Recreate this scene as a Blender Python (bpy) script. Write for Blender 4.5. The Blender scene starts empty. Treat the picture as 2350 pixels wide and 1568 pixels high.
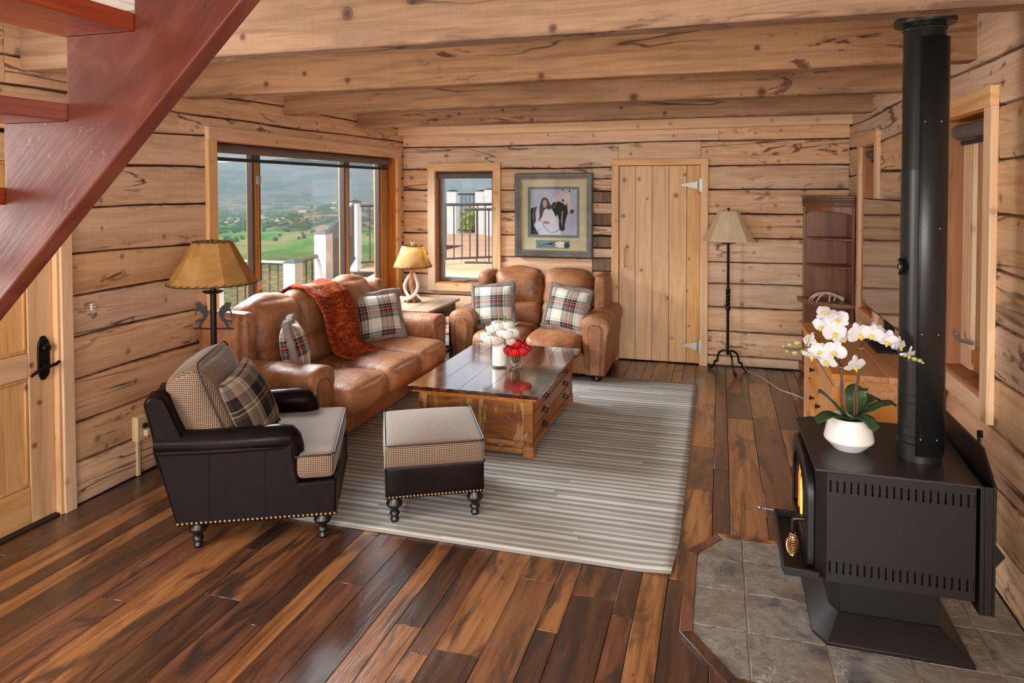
import bpy, bmesh, math, random
from mathutils import Vector, Matrix, noise
R = random.Random(7)
PI = math.pi
sc = bpy.context.scene
COL = sc.collection

# ------------------------------------------------------------------ camera
yaw, pit, roll, F, H = 0.289887, 0.0288232, -0.002199, 1603.6, 1.75
fwd = Vector((-math.sin(yaw)*math.cos(pit), math.cos(yaw)*math.cos(pit), -math.sin(pit)))
rt = Vector((math.cos(yaw), math.sin(yaw), 0)); up = rt.cross(fwd)
r2 = rt*math.cos(roll)+up*math.sin(roll); u2 = up*math.cos(roll)-rt*math.sin(roll)
cd = bpy.data.cameras.new('camera'); cam = bpy.data.objects.new('camera', cd); COL.objects.link(cam)
cd.sensor_width = 36; cd.lens = F/2350*36; cd.shift_y = -(784-481.25)/2350; cd.clip_end = 20000; cd.clip_start = .05
m = Matrix((r2, u2, -fwd)).transposed().to_4x4(); m.translation = (0, 0, H)
cam.matrix_world = m; sc.camera = cam

# ------------------------------------------------------------------ view, sky, sun, daylight
sc.view_settings.view_transform = 'Standard'; sc.view_settings.look = 'None'
sc.view_settings.gamma = 1; sc.view_settings.use_curve_mapping = False
sc.view_settings.exposure = 0.0
sc.cycles.adaptive_threshold = .025; sc.cycles.volume_bounces = 1; sc.cycles.max_bounces = 8; sc.cycles.transmission_bounces = 6; sc.cycles.glossy_bounces = 3
SKY, SUN = 1.15, 4.2
w = bpy.data.worlds.new('sky'); sc.world = w; w.use_nodes = True
nt = w.node_tree; N = nt.nodes; Lk = nt.links.new
bg = N['Background']; bg.inputs['Strength'].default_value = SKY
tc = N.new('ShaderNodeTexCoord'); sep = N.new('ShaderNodeSeparateXYZ'); Lk(tc.outputs['Generated'], sep.inputs[0])
rmp = N.new('ShaderNodeValToRGB'); Lk(sep.outputs['Z'], rmp.inputs[0])
e = rmp.color_ramp.elements
e[0].position = 0.0; e[0].color = (.86, .92, 1, 1); e[1].position = .6; e[1].color = (.32, .52, .92, 1)
mp = N.new('ShaderNodeMapping'); mp.inputs['Scale'].default_value = (1, 1, 3.2); Lk(tc.outputs['Generated'], mp.inputs[0])
nz = N.new('ShaderNodeTexNoise'); nz.inputs['Scale'].default_value = 3.2; nz.inputs['Detail'].default_value = 7; Lk(mp.outputs[0], nz.inputs[0])
cr = N.new('ShaderNodeValToRGB'); Lk(nz.outputs['Fac'], cr.inputs[0]); cr.color_ramp.elements[0].position = .44; cr.color_ramp.elements[1].position = .6
mx = N.new('ShaderNodeMix'); mx.data_type = 'RGBA'; Lk(cr.outputs[0], mx.inputs[0]); Lk(rmp.outputs[0], mx.inputs[6]); mx.inputs[7].default_value = (1.25, 1.25, 1.27, 1)
Lk(mx.outputs[2], bg.inputs['Color'])
sl = bpy.data.lights.new('sun', 'SUN'); sl.energy = SUN; sl.angle = .02; sl.color = (1, .95, .86)
so = bpy.data.objects.new('sun', sl); COL.objects.link(so); so.rotation_euler = Vector((-.30, .74, -.60)).to_track_quat('-Z', 'Y').to_euler()
def area(name, loc, aim, sx, sy, p, col=(1, 1, 1), spread=PI):
    l = bpy.data.lights.new(name, 'AREA'); l.shape = 'RECTANGLE'; l.size = sx; l.size_y = sy; l.energy = p; l.color = col; l.spread = spread
    o = bpy.data.objects.new(name, l); COL.objects.link(o); o.location = loc
    o.rotation_euler = (Vector(aim)-Vector(loc)).to_track_quat('-Z', 'Y').to_euler(); return o
# area lamps added for sky light at the large window and behind the camera
area('daylight_large_window', (-6.3, 5.9, 3.75), (-2.0, 5.3, 1.2), 6.0, 2.0, 2100, (.93, .97, 1))
area('daylight_rear_windows', (-.6, -2.85, 1.7), (-.9, 3, -.6), 3.6, 1.7, 125, (1, .96, .9), 1.75)
area('added_rear_left_light', (-3.34, .95, 1.5), (1.1, 3.3, 1.7), .7, 1.3, 85, (1, .96, .9))  # added lamp at an unseen opening, brightens the right wall
area('daylight_rear_right_window', (1.05, .2, 1.6), (-2.2, 2.8, .9), 1.4, 1.2, 38, (1, .93, .84))

# ------------------------------------------------------------------ builders
class M:
    def __init__(s, t=None):
        s.v = []; s.f = []; s.uv = []
        s.mt = t.matrix_basis.inverted() if t is not None else Matrix()
    def add(s, vs, fs, uvs=None):
        o = len(s.v); s.v += [s.mt @ Vector(p) for p in vs]; s.f += [tuple(i+o for i in f) for f in fs]
        s.uv += (uvs if uvs else [None]*len(vs)); return s
    def at(s, mat):  # temporary extra transform
        n = M(); n.v, n.f, n.uv = s.v, s.f, s.uv; n.mt = s.mt @ mat; return n
    def box(s, x0, x1, y0, y1, z0, z1):
        return s.add([(x0,y0,z0),(x1,y0,z0),(x1,y1,z0),(x0,y1,z0),(x0,y0,z1),(x1,y0,z1),(x1,y1,z1),(x0,y1,z1)],
                     [(3,2,1,0),(4,5,6,7),(0,1,5,4),(1,2,6,5),(2,3,7,6),(3,0,4,7)])
    def rbox(s, c, size, r, m=5, puff=(0,0,0), lump=0, seed=0, shape=None):
        ax = []
        for k in range(3):
            h = size[k]/2; rr = min(r, h*.98)
            a = [-h+rr*q for q in (0, .2, .5, 1)]
            mid = [-h+rr+(2*h-2*rr)*i/m for i in range(1, m)] if h-rr > 1e-4 else []
            b = [h-rr*q for q in (1, .5, .2, 0)]
            if not mid and abs(a[-1]-b[0]) < 1e-6: b = b[1:]
            ax.append(a+mid+b)
        ids = {}; vs = []; fs = []; n = [len(a)-1 for a in ax]
        def vid(i, j, k):
            if (i,j,k) in ids: return ids[(i,j,k)]
            p = [ax[0][i], ax[1][j], ax[2][k]]; q = []; d = []
            for t in range(3):
                h = size[t]/2; rr = min(r, h*.98); qq = max(-h+rr, min(h-rr, p[t])); q.append(qq); d.append((p[t]-qq)/rr)
            L = math.sqrt(sum(x*x for x in d)) or 1
            o = [q[t]+d[t]/L*min(r, size[t]/2*.98) if L else p[t] for t in range(3)]
            u = [p[t]/(size[t]/2) for t in range(3)]
            for t in range(3):
                a, b = (t+1) % 3, (t+2) % 3
                if puff[t]: o[t] += puff[t]*u[t]*(1-u[a]**2)*(1-u[b]**2)
            P = Vector(o)
            if lump: P += Vector((0, 0, 1))*0 + (P.normalized() if P.length else P)*lump*noise.noise(P*6+Vector((seed, seed*2, 0)))
            if shape: P = Vector(shape(P, u))
            ids[(i,j,k)] = len(vs); vs.append(tuple(P+Vector(c))); return len(vs)-1
        for (a, b, t) in ((0,1,2),(1,2,0),(2,0,1)):
            for side in (0, n[t]):
                for i in range(n[a]):
                    for j in range(n[b]):
                        quad = []
                        for di, dj in ((0,0),(1,0),(1,1),(0,1)):
                            x = [0,0,0]; x[a] = i+di; x[b] = j+dj; x[t] = side; quad.append(vid(*x))
                        fs.append(tuple(quad) if side else tuple(reversed(quad)))
        return s.add(vs, fs)
    def lathe(s, prof, c=(0,0,0), seg=20, rot=None):
        vs = []; fs = []; idx = []
        for r, z in prof:
            if r < 1e-6: idx.append([len(vs)]); vs.append((0,0,z))
            else:
                idx.append(list(range(len(vs), len(vs)+seg)))
                vs += [(r*math.cos(2*PI*i/seg), r*math.sin(2*PI*i/seg), z) for i in range(seg)]
        for a, b in zip(idx, idx[1:]):
            for i in range(seg):
                j = (i+1) % seg
                q = [a[i % len(a)], a[j % len(a)], b[j % len(b)], b[i % len(b)]]
                q = list(dict.fromkeys(q))
                if len(q) > 2: fs.append(tuple(q))
        mt = Matrix.Translation(c) @ (rot.to_4x4() if rot else Matrix())
        return s.add([mt @ Vector(p) for p in vs], fs)
    def tube(s, pts, r, seg=8, cap=True, flat=1.0, sm=0):
        P = [Vector(p) for p in pts]; n = len(P); rs = list(r) if isinstance(r, (list, tuple)) else [r]*n
        if sm and n > 2:   # smooth the path through its points
            Q_ = []; q_ = []
            for i in range(n-1):
                a, b, c, d = P[max(i-1, 0)], P[i], P[i+1], P[min(i+2, n-1)]
                for k in range(sm):
                    t = k/sm; Q_.append(.5*(2*b+(c-a)*t+(2*a-5*b+4*c-d)*t*t+(3*b-a-3*c+d)*t**3)); q_.append(rs[i]*(1-t)+rs[i+1]*t)
            Q_.append(P[-1]); q_.append(rs[-1]); P, rs, n = Q_, q_, len(Q_)
        T = [(P[min(i+1, n-1)]-P[max(i-1, 0)]).normalized() for i in range(n)]
        up = Vector((0,0,1)) if abs(T[0].z) < .9 else Vector((1,0,0)); vs = []; fs = []
        u = (up-T[0]*up.dot(T[0])).normalized()
        for i in range(n):
            u = (u-T[i]*u.dot(T[i])).normalized(); v = T[i].cross(u)
            for k in range(seg):
                a = 2*PI*k/seg; vs.append(P[i]+u*math.cos(a)*rs[i]*flat+v*math.sin(a)*rs[i])
        for i in range(n-1):
            for k in range(seg):
                l = (k+1) % seg; fs.append((i*seg+k, i*seg+l, (i+1)*seg+l, (i+1)*seg+k))
        if cap: fs += [tuple(reversed(range(seg))), tuple(range((n-1)*seg, n*seg))]
        return s.add(vs, fs)
    def prism(s, poly, axis, a, b):
        def P(p, t): return {'x': (t, p[0], p[1]), 'y': (p[0], t, p[1]), 'z': (p[0], p[1], t)}[axis]
        n = len(poly); vs = [P(p, a) for p in poly]+[P(p, b) for p in poly]
        fs = [tuple(range(n)), tuple(reversed(range(n, 2*n)))]+[(i, i+n, (i+1) % n+n, (i+1) % n) for i in range(n)]
        ar = sum(poly[i][0]*poly[(i+1) % n][1]-poly[(i+1) % n][0]*poly[i][1] for i in range(n))
        flip = (ar > 0) != (axis == 'y')
        if (b < a): flip = not flip
        if flip: fs = [tuple(reversed(f)) for f in fs]
        return s.add(vs, fs)
    def ring(s, outer, inner, axis, a, b):
        def P(p, t): return {'x': (t, p[0], p[1]), 'y': (p[0], t, p[1]), 'z': (p[0], p[1], t)}[axis]
        n = len(outer); vs = [P(p, t) for t in (a, b) for pl in (outer, inner) for p in pl]; fs = []
        for i in range(n):
            j = (i+1) % n
            fs += [(i, j, n+j, n+i), (2*n+i, 3*n+i, 3*n+j, 2*n+j), (i, 2*n+i, 2*n+j, j), (n+i, n+j, 3*n+j, 3*n+i)]
        return s.add(vs, fs)
    def frame(s, a0, a1, z0, z1, wd, axis, d0, d1):
        return s.ring([(a0,z0),(a1,z0),(a1,z1),(a0,z1)], [(a0+wd,z0+wd),(a1-wd,z0+wd),(a1-wd,z1-wd),(a0+wd,z1-wd)], axis, d0, d1)
    def grid(s, fn, nu, nv, uvscale=None):
        vs = []; uvs = []
        for i in range(nu+1):
            for j in range(nv+1):
                vs.append(fn(i/nu, j/nv)); uvs.append((i/nu*uvscale[0], j/nv*uvscale[1]) if uvscale else None)
        fs = [(i*(nv+1)+j, (i+1)*(nv+1)+j, (i+1)*(nv+1)+j+1, i*(nv+1)+j+1) for i in range(nu) for j in range(nv)]
        return s.add(vs, fs, uvs)
    def ball(s, c, r, seg=10, rings=6, sq=(1,1,1)):
        vs = []; 
        for i in range(rings+1):
            t = PI*i/rings
            for k in range(seg):
                a = 2*PI*k/seg; vs.append((c[0]+r*sq[0]*math.sin(t)*math.cos(a), c[1]+r*sq[1]*math.sin(t)*math.sin(a), c[2]+r*sq[2]*math.cos(t)))
        fs = [(i*seg+k, (i+1)*seg+k, (i+1)*seg+(k+1) % seg, i*seg+(k+1) % seg) for i in range(rings) for k in range(seg)]
        return s.add(vs, fs)
    def nail(s, p, nrm, r):
        nrm = Vector(nrm).normalized(); a = nrm.orthogonal().normalized(); b = nrm.cross(a); p = Vector(p)
        vs = [p+(a*math.cos(t)+b*math.sin(t))*r for t in [k*PI/3 for k in range(6)]]
        vs += [p+(a*math.cos(t)+b*math.sin(t))*r*.6+nrm*r*.5 for t in [k*PI/3 for k in range(6)]]+[p+nrm*r*.7]
        return s.add(vs, [(k, (k+1) % 6, 6+(k+1) % 6, 6+k) for k in range(6)]+[(6+k, 6+(k+1) % 6, 12) for k in range(6)])
    def nails(s, pts, nrm, r, step):
        for a, b in zip(pts, pts[1:]):
            a, b = Vector(a), Vector(b); n = max(1, round((b-a).length/step))
            for i in range(n): s.nail(a.lerp(b, i/n), nrm, r)
        s.nail(pts[-1], nrm, r); return s
    def mesh(s, name):
        me = bpy.data.meshes.new(name); me.from_pydata(s.v, [], s.f); bm = bmesh.new(); bm.from_mesh(me); bmesh.ops.recalc_face_normals(bm, faces=bm.faces); bm.to_mesh(me); bm.free(); me.update()
        uvl = me.uv_layers.new(name='UVMap').data
        for p in me.polygons:
            n = p.normal; k = max(range(3), key=lambda t: abs(n[t]))
            for li in p.loop_indices:
                vi = me.loops[li].vertex_index; u = s.uv[vi]
                if u is None:
                    c = me.vertices[vi].co; u = ((c.y, c.z), (c.x, c.z), (c.x, c.y))[k]
                uvl[li].uv = u
        return me
    def build(s, name, mat, parent=None, bev=0, seg=2, solid=0, subd=0, smooth=True, angle=35, kind=None, label=None, loc=None, rot=None):
        me = s.mesh(name)
        if smooth:
            me.polygons.foreach_set('use_smooth', [True]*len(me.polygons)); me.set_sharp_from_angle(angle=math.radians(angle))
        me.materials.append(mat)
        o = bpy.data.objects.new(name, me); COL.objects.link(o)
        if parent is not None: o.parent = parent
        if loc: o.location = loc
        if rot: o.rotation_euler = rot
        if solid: md = o.modifiers.new('solid', 'SOLIDIFY'); md.thickness = solid; md.offset = 0
        if subd: md = o.modifiers.new('sub', 'SUBSURF'); md.levels = md.render_levels = subd
        if bev: md = o.modifiers.new('bevel', 'BEVEL'); md.width = bev; md.segments = seg; md.limit_method = 'ANGLE'
        if kind: o['kind'] = kind
        if label: o['label'] = label
        return o
def tag(o, label, cat, group=None, kind=None):
    o['label'] = label; o['category'] = cat
    if group: o['group'] = group
    if kind: o['kind'] = kind
    return o
def thing(name, label, cat, loc=(0,0,0), rz=0, group=None, kind=None):
    o = bpy.data.objects.new(name, None); COL.objects.link(o); o.location = loc; o.rotation_euler = (0,0,rz)
    o.empty_display_size = .1
    o.matrix_basis = Matrix.Translation(loc) @ Matrix.Rotation(rz, 4, 'Z')
    return tag(o, label, cat, group, kind)
def struct(name, label, bld, mat, **k):
    o = bld.build(name, mat, **k); o['kind'] = 'structure'; o['label'] = label; return o
def structE(name, label):
    o = bpy.data.objects.new(name, None); COL.objects.link(o); o['kind'] = 'structure'; o['label'] = label; return o
def copytree(o, parent=None):
    c = o.copy(); COL.objects.link(c)
    if parent is not None: c.parent = parent
    for ch in list(o.children): copytree(ch, c)
    return c

# ------------------------------------------------------------------ materials
def S(r, g, b): return tuple(((x/255)/12.92 if x/255 <= .04045 else ((x/255+.055)/1.055)**2.4) for x in (r, g, b))+(1,)
class Mat:
    def __init__(s, name):
        s.m = bpy.data.materials.new(name); s.m.use_nodes = True; s.t = s.m.node_tree; s.p = s.t.nodes['Principled BSDF']
    def n(s, typ, **k):
        nd = s.t.nodes.new('ShaderNode'+typ)
        for a, b in k.items(): setattr(nd, a, b)
        return nd
    def l(s, a, b): s.t.links.new(a, b)
    def val(s, x, sock):
        if hasattr(x, 'links') or isinstance(x, bpy.types.NodeSocket): s.l(x, sock)
        else: sock.default_value = x
    def math(s, op, a, b=0.0, c=None):
        nd = s.n('Math', operation=op); s.val(a, nd.inputs[0]); s.val(b, nd.inputs[1])
        if c is not None: s.val(c, nd.inputs[2])
        return nd.outputs[0]
    def mix(s, f, a, b, bt='MIX'):
        nd = s.n('Mix', data_type='RGBA', blend_type=bt); s.val(f, nd.inputs[0]); s.val(a, nd.inputs[6]); s.val(b, nd.inputs[7]); return nd.outputs[2]
    def ramp(s, f, stops, interp='LINEAR'):
        nd = s.n('ValToRGB'); s.val(f, nd.inputs[0]); cr = nd.color_ramp; cr.interpolation = interp
        while len(cr.elements) < len(stops): cr.elements.new(.5)
        for el, (p, c) in zip(cr.elements, stops):
            el.position = p; el.color = c if isinstance(c, tuple) else (c, c, c, 1)
        return nd.outputs[0]
    def noise(s, vec, scale, det=4, dist=0, rough=.5):
        nd = s.n('TexNoise'); s.l(vec, nd.inputs[0]); nd.inputs['Scale'].default_value = scale; nd.inputs['Detail'].default_value = det
        nd.inputs['Distortion'].default_value = dist; nd.inputs['Roughness'].default_value = rough; return nd.outputs['Fac']
    def coord(s, kind='Object', scale=(1,1,1), rnd=True):
        t = s.n('TexCoord').outputs[kind]
        if rnd:
            oi = s.n('ObjectInfo').outputs['Random']; v = s.n('VectorMath', operation='SCALE'); v.inputs[0].default_value = (37.1, 53.7, 71.3); s.l(oi, v.inputs['Scale'])
            ad = s.n('VectorMath', operation='ADD'); s.l(t, ad.inputs[0]); s.l(v.outputs[0], ad.inputs[1]); t = ad.outputs[0]
        return s.sc(t, scale)
    def sc(s, t, scale):
        mp = s.n('Mapping'); mp.inputs['Scale'].default_value = scale; s.l(t, mp.inputs[0]); return mp.outputs[0]
    def bump(s, h, st=.3, d=.01):
        b = s.n('Bump'); b.inputs['Strength'].default_value = st; b.inputs['Distance'].default_value = d; s.l(h, b.inputs['Height']); s.l(b.outputs[0], s.p.inputs['Normal'])
    def set(s, col=None, rough=.5, metal=0, spec=.5, coat=0, ior=None):
        if col is not None: s.val(col, s.p.inputs['Base Color'])
        s.val(rough, s.p.inputs['Roughness']); s.p.inputs['Metallic'].default_value = metal
        s.p.inputs['Specular IOR Level'].default_value = spec; s.p.inputs['Coat Weight'].default_value = coat
        s.p.inputs['Coat Roughness'].default_value = .08
        if ior: s.p.inputs['IOR'].default_value = ior
        return s.m
def simple(name, col, rough=.5, metal=0, bump=0, bscale=200, spec=.5, var=.12, **k):
    a = Mat(name); c = a.coord(rnd=False); f = a.noise(c, 9, 5)
    d = tuple(x*(1-var) for x in col[:3])+(1,); l = tuple(min(1, x*(1+var)) for x in col[:3])+(1,)
    cc = a.ramp(f, [(.3, d), (.7, l)])
    if bump: a.bump(a.noise(c, bscale, 2), bump, .002)
    return a.set(cc, rough, metal, spec, **k)
def wood(name, cols, axis='X', rough=.6, knots=.5, stain=.4, staincol=S(90,75,62), crack=.5, bump=.35, var=.25, grain=1.0, spec=.35, coat=0, saw=.0, knotcol=S(70,38,22), tear=0.0, edge=0.0, kscale=4.2, kdens=.6):
    a = Mat(name); b = a.coord()
    def ax(al, ac):
        return tuple(al if q == axis else ac for q in 'XYZ')
    g = a.noise(a.sc(b, ax(.9*grain, 13*grain)), 1.6, 6, .9)
    fine = a.noise(a.sc(b, ax(3*grain, 130*grain)), 1.0, 3, .2)
    f = a.math('ADD', a.math('MULTIPLY', g, .8), a.math('MULTIPLY', fine, .2))
    c = a.ramp(f, [(.3, cols[0]), (.45, cols[1]), (.56, cols[2]), (.7, cols[1])])
    h = f
    if stain:
        st = a.noise(a.sc(b, ax(.8, 2.6)), 1.5, 6, .6, .6)
        c = a.mix(a.math('MULTIPLY', a.ramp(st, [(.5, 0.0), (.72, 1.0)]), stain), c, staincol)
    if tear:
        tt = a.noise(a.sc(b, ax(2.2, 8)), 1.3, 7, 1.6, .62)
        ms = a.noise(a.sc(b, ax(.7, 1.3)), 1.1, 2)
        tm = a.math('MULTIPLY', a.ramp(tt, [(.56, 0.0), (.62, 1.0)]), a.ramp(ms, [(.52, 0.0), (.60, 1.0)]))
        c = a.mix(a.math('MULTIPLY', tm, tear), c, knotcol); h = a.math('SUBTRACT', h, a.math('MULTIPLY', tm, .5))
    if knots:
        sx = a.n('SeparateXYZ'); a.l(b, sx.inputs[0]); o3 = dict(zip('XYZ', sx.outputs)); al = o3.pop(axis); r_ = list(o3.values())
        cb = a.n('CombineXYZ'); a.l(al, cb.inputs[0]); a.val(a.math('ADD', r_[0], r_[1]), cb.inputs[1])
        v = a.n('TexVoronoi', voronoi_dimensions='2D'); v.inputs['Scale'].default_value = kscale; a.l(cb.outputs[0], v.inputs[0])
        vc = a.n('SeparateColor'); a.l(v.outputs['Color'], vc.inputs[0])
        ks = a.math('ADD', a.math('MULTIPLY', v.outputs['Distance'], a.math('MULTIPLY_ADD', vc.outputs[1], .8, .7)), a.math('MULTIPLY', a.math('SUBTRACT', g, .5), .06))
        km = a.math('MULTIPLY', a.ramp(ks, [(.03, 1.0), (.052, .6), (.064, .85), (.078, .2), (.14, .0)]), a.math('LESS_THAN', vc.outputs[0], kdens))
        c = a.mix(a.math('MULTIPLY', km, knots), c, knotcol); h = a.math('SUBTRACT', h, a.math('MULTIPLY', km, .25))
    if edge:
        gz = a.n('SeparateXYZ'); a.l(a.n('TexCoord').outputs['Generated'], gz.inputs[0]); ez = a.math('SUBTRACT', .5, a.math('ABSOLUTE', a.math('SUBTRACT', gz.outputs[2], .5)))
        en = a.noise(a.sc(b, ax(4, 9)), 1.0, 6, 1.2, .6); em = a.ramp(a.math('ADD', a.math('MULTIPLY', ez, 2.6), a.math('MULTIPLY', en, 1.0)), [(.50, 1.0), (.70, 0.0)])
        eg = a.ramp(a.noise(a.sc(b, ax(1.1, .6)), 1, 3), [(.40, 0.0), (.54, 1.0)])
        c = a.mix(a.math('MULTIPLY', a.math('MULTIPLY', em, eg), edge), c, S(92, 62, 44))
    if crack:
        cn = a.noise(a.sc(b, ax(.35, 3.2)), 1.0, 4, .5); cm = a.ramp(a.math('ABSOLUTE', a.math('SUBTRACT', cn, .52)), [(.0, 1.0), (.009, .0)])
        gate = a.ramp(a.noise(a.sc(b, ax(.7, 1.5)), 1.0, 2), [(.48, 0.0), (.56, 1.0)])
        cm = a.math('MULTIPLY', cm, gate)
        c = a.mix(a.math('MULTIPLY', cm, crack), c, S(38, 24, 16)); h = a.math('SUBTRACT', h, a.math('MULTIPLY', cm, 1.2))
    if saw:
        sw_ = a.noise(a.sc(b, ax(75, 3.5)), 1.0, 3, .6); c = a.mix(a.math('MULTIPLY', a.ramp(sw_, [(.46, 1.0), (.58, 0.0)]), saw), c, a.mix(.6, c, knotcol)); h = a.math('ADD', h, a.math('MULTIPLY', sw_, .35))
    if var:
        rr = a.n('ObjectInfo').outputs['Random']
        hs = a.n('HueSaturation'); a.val(c, hs.inputs['Color']); a.val(a.math('MULTIPLY_ADD', rr, var, 1-var*.5), hs.inputs['Value'])
        rr2 = a.math('FRACT', a.math('MULTIPLY', rr, 17.3)); a.val(a.math('MULTIPLY_ADD', rr2, .3, .85), hs.inputs['Saturation']); c = hs.outputs[0]
    if bump: a.bump(h, bump, .006)
    rg = a.math('ADD', rough, a.math('MULTIPLY', a.math('SUBTRACT', g, .5), .2))
    return a.set(c, rg, 0, spec, coat)

LOGC = [S(200,158,124), S(215,174,138), S(228,191,157)]
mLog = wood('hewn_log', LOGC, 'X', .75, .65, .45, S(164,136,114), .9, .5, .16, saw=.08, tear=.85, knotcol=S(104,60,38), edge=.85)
mLogDark = wood('weathered_log', [S(112,86,62), S(140,108,80), S(158,124,92)], 'X', .8, .5, .7, S(84,70,60), .9, .5, .25, saw=.08, tear=.6)
mEnd = wood('end_grain', [S(88,70,56), S(118,96,78), S(140,114,92)], 'Z', .85, .3, .8, S(70,60,54), .8, .6, .3)
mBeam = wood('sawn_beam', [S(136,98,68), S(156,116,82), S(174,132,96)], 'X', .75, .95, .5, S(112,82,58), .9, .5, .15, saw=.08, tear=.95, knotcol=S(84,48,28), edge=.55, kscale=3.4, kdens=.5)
mChink = simple('dark_gap', S(46,32,24), .9)
mTrim = wood('pine_trim', [S(204,158,116), S(218,174,130), S(230,190,148)], 'Z', .6, .45, .15, S(170,130,96), 0, .2, .1, knotcol=S(120,70,40))
mTrimX = wood('pine_trim_level', [S(204,158,116), S(218,174,130), S(230,190,148)], 'X', .6, .45, .15, S(170,130,96), 0, .2, .1, knotcol=S(120,70,40))
mTrimY = wood('pine_trim_deep', [S(204,158,116), S(218,174,130), S(230,190,148)], 'Y', .6, .45, .15, S(170,130,96), 0, .2, .1, knotcol=S(120,70,40))
mJamb = wood('fir_jamb', [S(150,92,54), S(172,110,66), S(186,124,78)], 'Z', .5, .3, .2, S(120,70,44), 0, .2, .1)
mSashD = simple('dark_sash_edge', S(54,37,26), .5)
mSash = wood('fir_sash', [S(150,98,52), S(176,120,68), S(190,134,80)], 'Z', .45, 0, .2, S(120,78,44), 0, .15, .1)
mDoor = wood('pine_door', [S(198,146,98), S(214,166,116), S(226,182,134)], 'Z', .5, .8, .12, S(180,130,86), 0, .2, .12, knotcol=S(92,48,26), spec=.4)
mDoorX = wood('pine_door_level', [S(198,146,98), S(214,166,116), S(226,182,134)], 'Y', .5, .8, .12, S(180,130,86), 0, .2, .12, knotcol=S(92,48,26), spec=.4)
def red_mat():
    a = Mat('red_stained_timber'); b = a.coord(rnd=False); mp = a.n('Mapping'); mp.inputs['Rotation'].default_value = (0, .75, 0); a.l(b, mp.inputs[0]); q = mp.outputs[0]
    g = a.noise(a.sc(q, (1.6, 6, 9)), 1.5, 6, 1.2, .6); big = a.noise(b, 3.0, 5, .8); fine = a.noise(a.sc(q, (6, 60, 90)), 1, 3, .4)
    c = a.ramp(a.math('ADD', a.math('MULTIPLY', g, .5), a.math('MULTIPLY', big, .5)), [(.34, S(84,34,24)), (.5, S(108,50,36)), (.64, S(132,74,56))])
    sc_ = a.math('MULTIPLY', a.ramp(a.noise(a.sc(q, (9, 30, 30)), 1.2, 6, 1.5, .65), [(.60, 0.0), (.64, 1.0)]), a.ramp(a.noise(b, 4, 2), [(.5, 0.0), (.6, 1.0)]))
    c = a.mix(a.math('MULTIPLY', sc_, .7), c, S(58,28,22)); a.bump(a.math('SUBTRACT', a.math('ADD', g, a.math('MULTIPLY', fine, .3)), sc_), .25, .005)
    return a.set(c, a.ramp(big, [(.35, .3), (.65, .48)]), 0, .5)
mRed = red_mat()
mRed2 = wood('red_stained_tread', [S(110,40,24), S(132,54,32), S(150,66,40)], 'Y', .35, .1, .2, S(110,44,26), 0, .2, .05, spec=.5)
mWhiteBoard = wood('white_ceiling_board', [S(214,212,206), S(224,222,216), S(230,228,222)], 'Y', .6, 0, .1, S(200,198,190), 0, .1, .05)
mChest = wood('worn_pine', [S(128,72,26), S(158,94,38), S(178,114,50)], 'Y', .42, .5, .5, S(88,46,20), .6, .25, .08, spec=.5)
mPine = wood('honey_pine', [S(186,116,58), S(206,138,76), S(218,154,92)], 'Y', .4, .35, .12, S(170,100,50), 0, .12, .06, spec=.5)
mPineZ = wood('honey_pine_upright', [S(186,116,58), S(206,138,76), S(218,154,92)], 'Z', .4, .35, .12, S(170,100,50), 0, .12, .06, spec=.5)
mWalnut = wood('dark_walnut', [S(100,58,36), S(122,74,46), S(142,90,58)], 'Z', .38, .1, .2, S(64,38,28), 0, .15, .08, spec=.5)
mBlackWood = simple('black_lacquer', S(18,13,11), .34, spec=.45)
mEndT = wood('dark_end_table', [S(60,36,24), S(78,48,32), S(92,58,40)], 'X', .4, .1, .3, S(50,30,22), 0, .15, .08)
mEndTop = wood('greyed_table_top', [S(128,108,88), S(150,130,108), S(164,144,122)], 'Y', .35, .1, .3, S(110,92,76), 0, .15, .05, spec=.6)
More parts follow.
